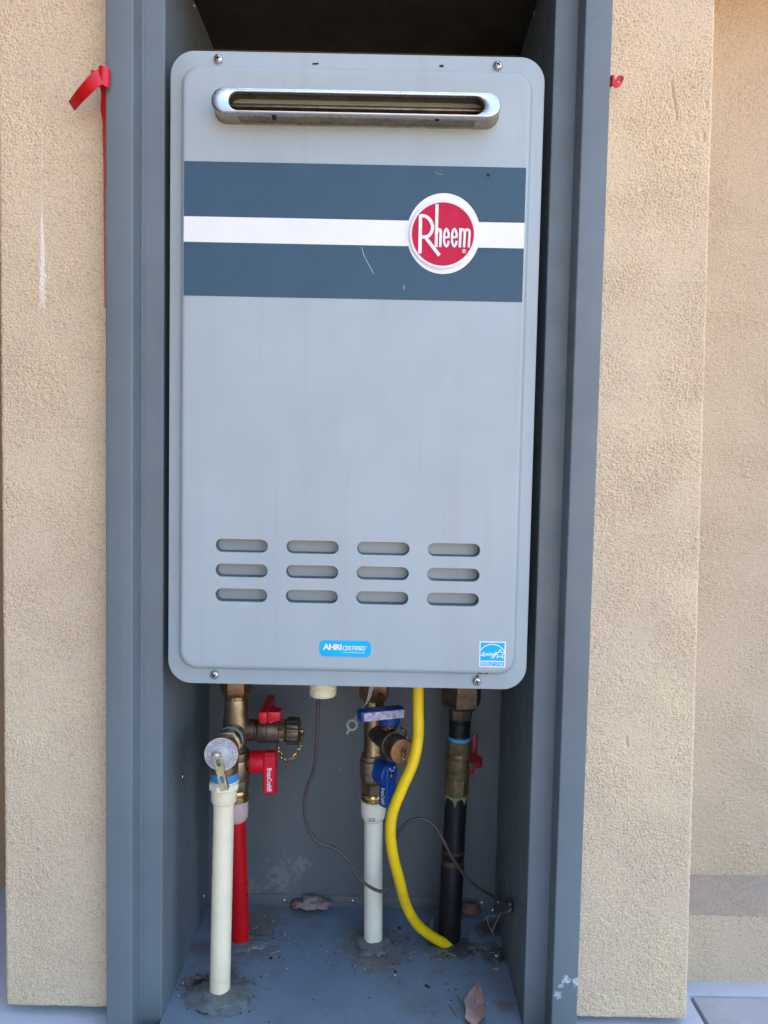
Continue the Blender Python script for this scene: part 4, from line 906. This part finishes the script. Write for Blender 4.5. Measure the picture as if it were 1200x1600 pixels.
link('pale_grit', *join(*gp_), 'bits', label='pale grit and flakes scattered over the cabinet floor', cat='debris', kind='stuff', smooth=0)
link('dark_grit', *join(*gd_), 'chip', label='dark crumbs of dirt scattered over the cabinet floor', cat='debris', kind='stuff', smooth=0)
sb = []
for (px, py, px2, py2) in ((423, 1491, 439, 1486), (425, 1441, 431, 1437), (702, 1569, 716, 1590), (714, 1556, 720, 1564), (548, 1456, 556, 1460), (551, 1462, 561, 1458), (545, 1459, 552, 1464), (770, 1500, 778, 1505), (768, 1522, 776, 1527), (640, 1490, 652, 1488), (696, 1490, 712, 1494), (735, 1480, 742, 1486)):
    a, b = PZ(px, py, FZ+.001), PZ(px2, py2, FZ+.0015); sb.append(tube([a, (a+b)/2+np.array([0, .0008, .0008]), b], .0005, 5))
for i in range(40):
    c = PZ(*rg.choice([(583, 1475), (345, 1545), (390, 1450), (715, 1478), (775, 1480)]), FZ+.0008); a = rg.uniform(0, 3.14); c = c+np.array([rg.gauss(0, .02), rg.gauss(0, .018), 0]); l = rg.uniform(.002, .006)
    if XL+.008 < c[0] < XR-.008 and -.01 < c[1] < BY-.012: sb.append(tube([c, c+np.array([math.cos(a)*l, math.sin(a)*l, .0006])], .0003, 4))
link('straw_bits', *join(*sb), 'straw', label='short bits of dry straw scattered on the cabinet floor', cat='debris', kind='stuff')

# ------------------------------------------------------------------ red ribbon ends on the stucco
tl = smooth_path([P(163, 118, -.026), P(150, 124, -.031), P(136, 138, -.031), P(124, 151, -.026), P(112, 166, -.014)], 6)
e1, e2 = P(148, 111, -.028)-P(160, 131, -.028), P(108, 160, -.014)-P(117, 173, -.014)
tw = [(e1*(1-i/(len(tl)-1))+e2*i/(len(tl)-1))*.55 for i in range(len(tl))]
red1 = ribbon(tl, tw)
cl = [np.array([P(163, 122, -.024)[0]+.0050*math.cos(a), -.0225-.0046*math.sin(a)-.002, P(163, 124, -.024)[2]+.0006*a]) for a in np.linspace(-.4, 4.2, 22)]
red2 = ribbon(cl, [np.array([.0005, 0, .0085])]*len(cl))
cl = [np.array([P(144, 117, -.024)[0]+.0026*math.cos(a), -.020-.0030*math.sin(a), P(144, 117, -.024)[2]]) for a in np.linspace(0, 6.6, 22)]
red3 = ribbon(cl, [np.array([.0004, 0, .0048])]*len(cl))
vp = smooth_path([P(160, 128, -.018), P(163, 145, -.017), P(161.5, 170, -.014), P(164, 190, -.014), P(163, 215, -.012), P(163.5, 260, -.012), P(163.2, 330, -.012), P(164.2, 480, -.012)], 8)
red4 = ribbon(vp, [np.array([.0030*(1-i/len(vp))**1.2+.0011, -.002, 0]) for i in range(len(vp))])
link('red_ribbon', *join(red1, red2, red3, red4), 'ribbon', smooth=60, label='red plastic ribbon with a loose tail at the left trim edge', cat='ribbon', group=None)
cl = smooth_path([P(955, 124, -.018), P(960, 129, -.020), P(964, 133, -.022), P(970, 131, -.020), P(973, 126, -.016), P(969, 122, -.013), P(963, 124, -.013), P(960, 130, -.014)], 5)
r1 = ribbon(cl, [np.array([.0012, .0008, .0030])]*len(cl))
cl = smooth_path([P(953, 128, -.016), P(957, 126, -.021), P(960, 128, -.020)], 5)
r2 = ribbon(cl, [np.array([0, 0, .0050])]*len(cl))
link('red_ribbon', *join(r1, r2), 'ribbon', smooth=60, label='small curled red ribbon end at the right trim edge', cat='ribbon')
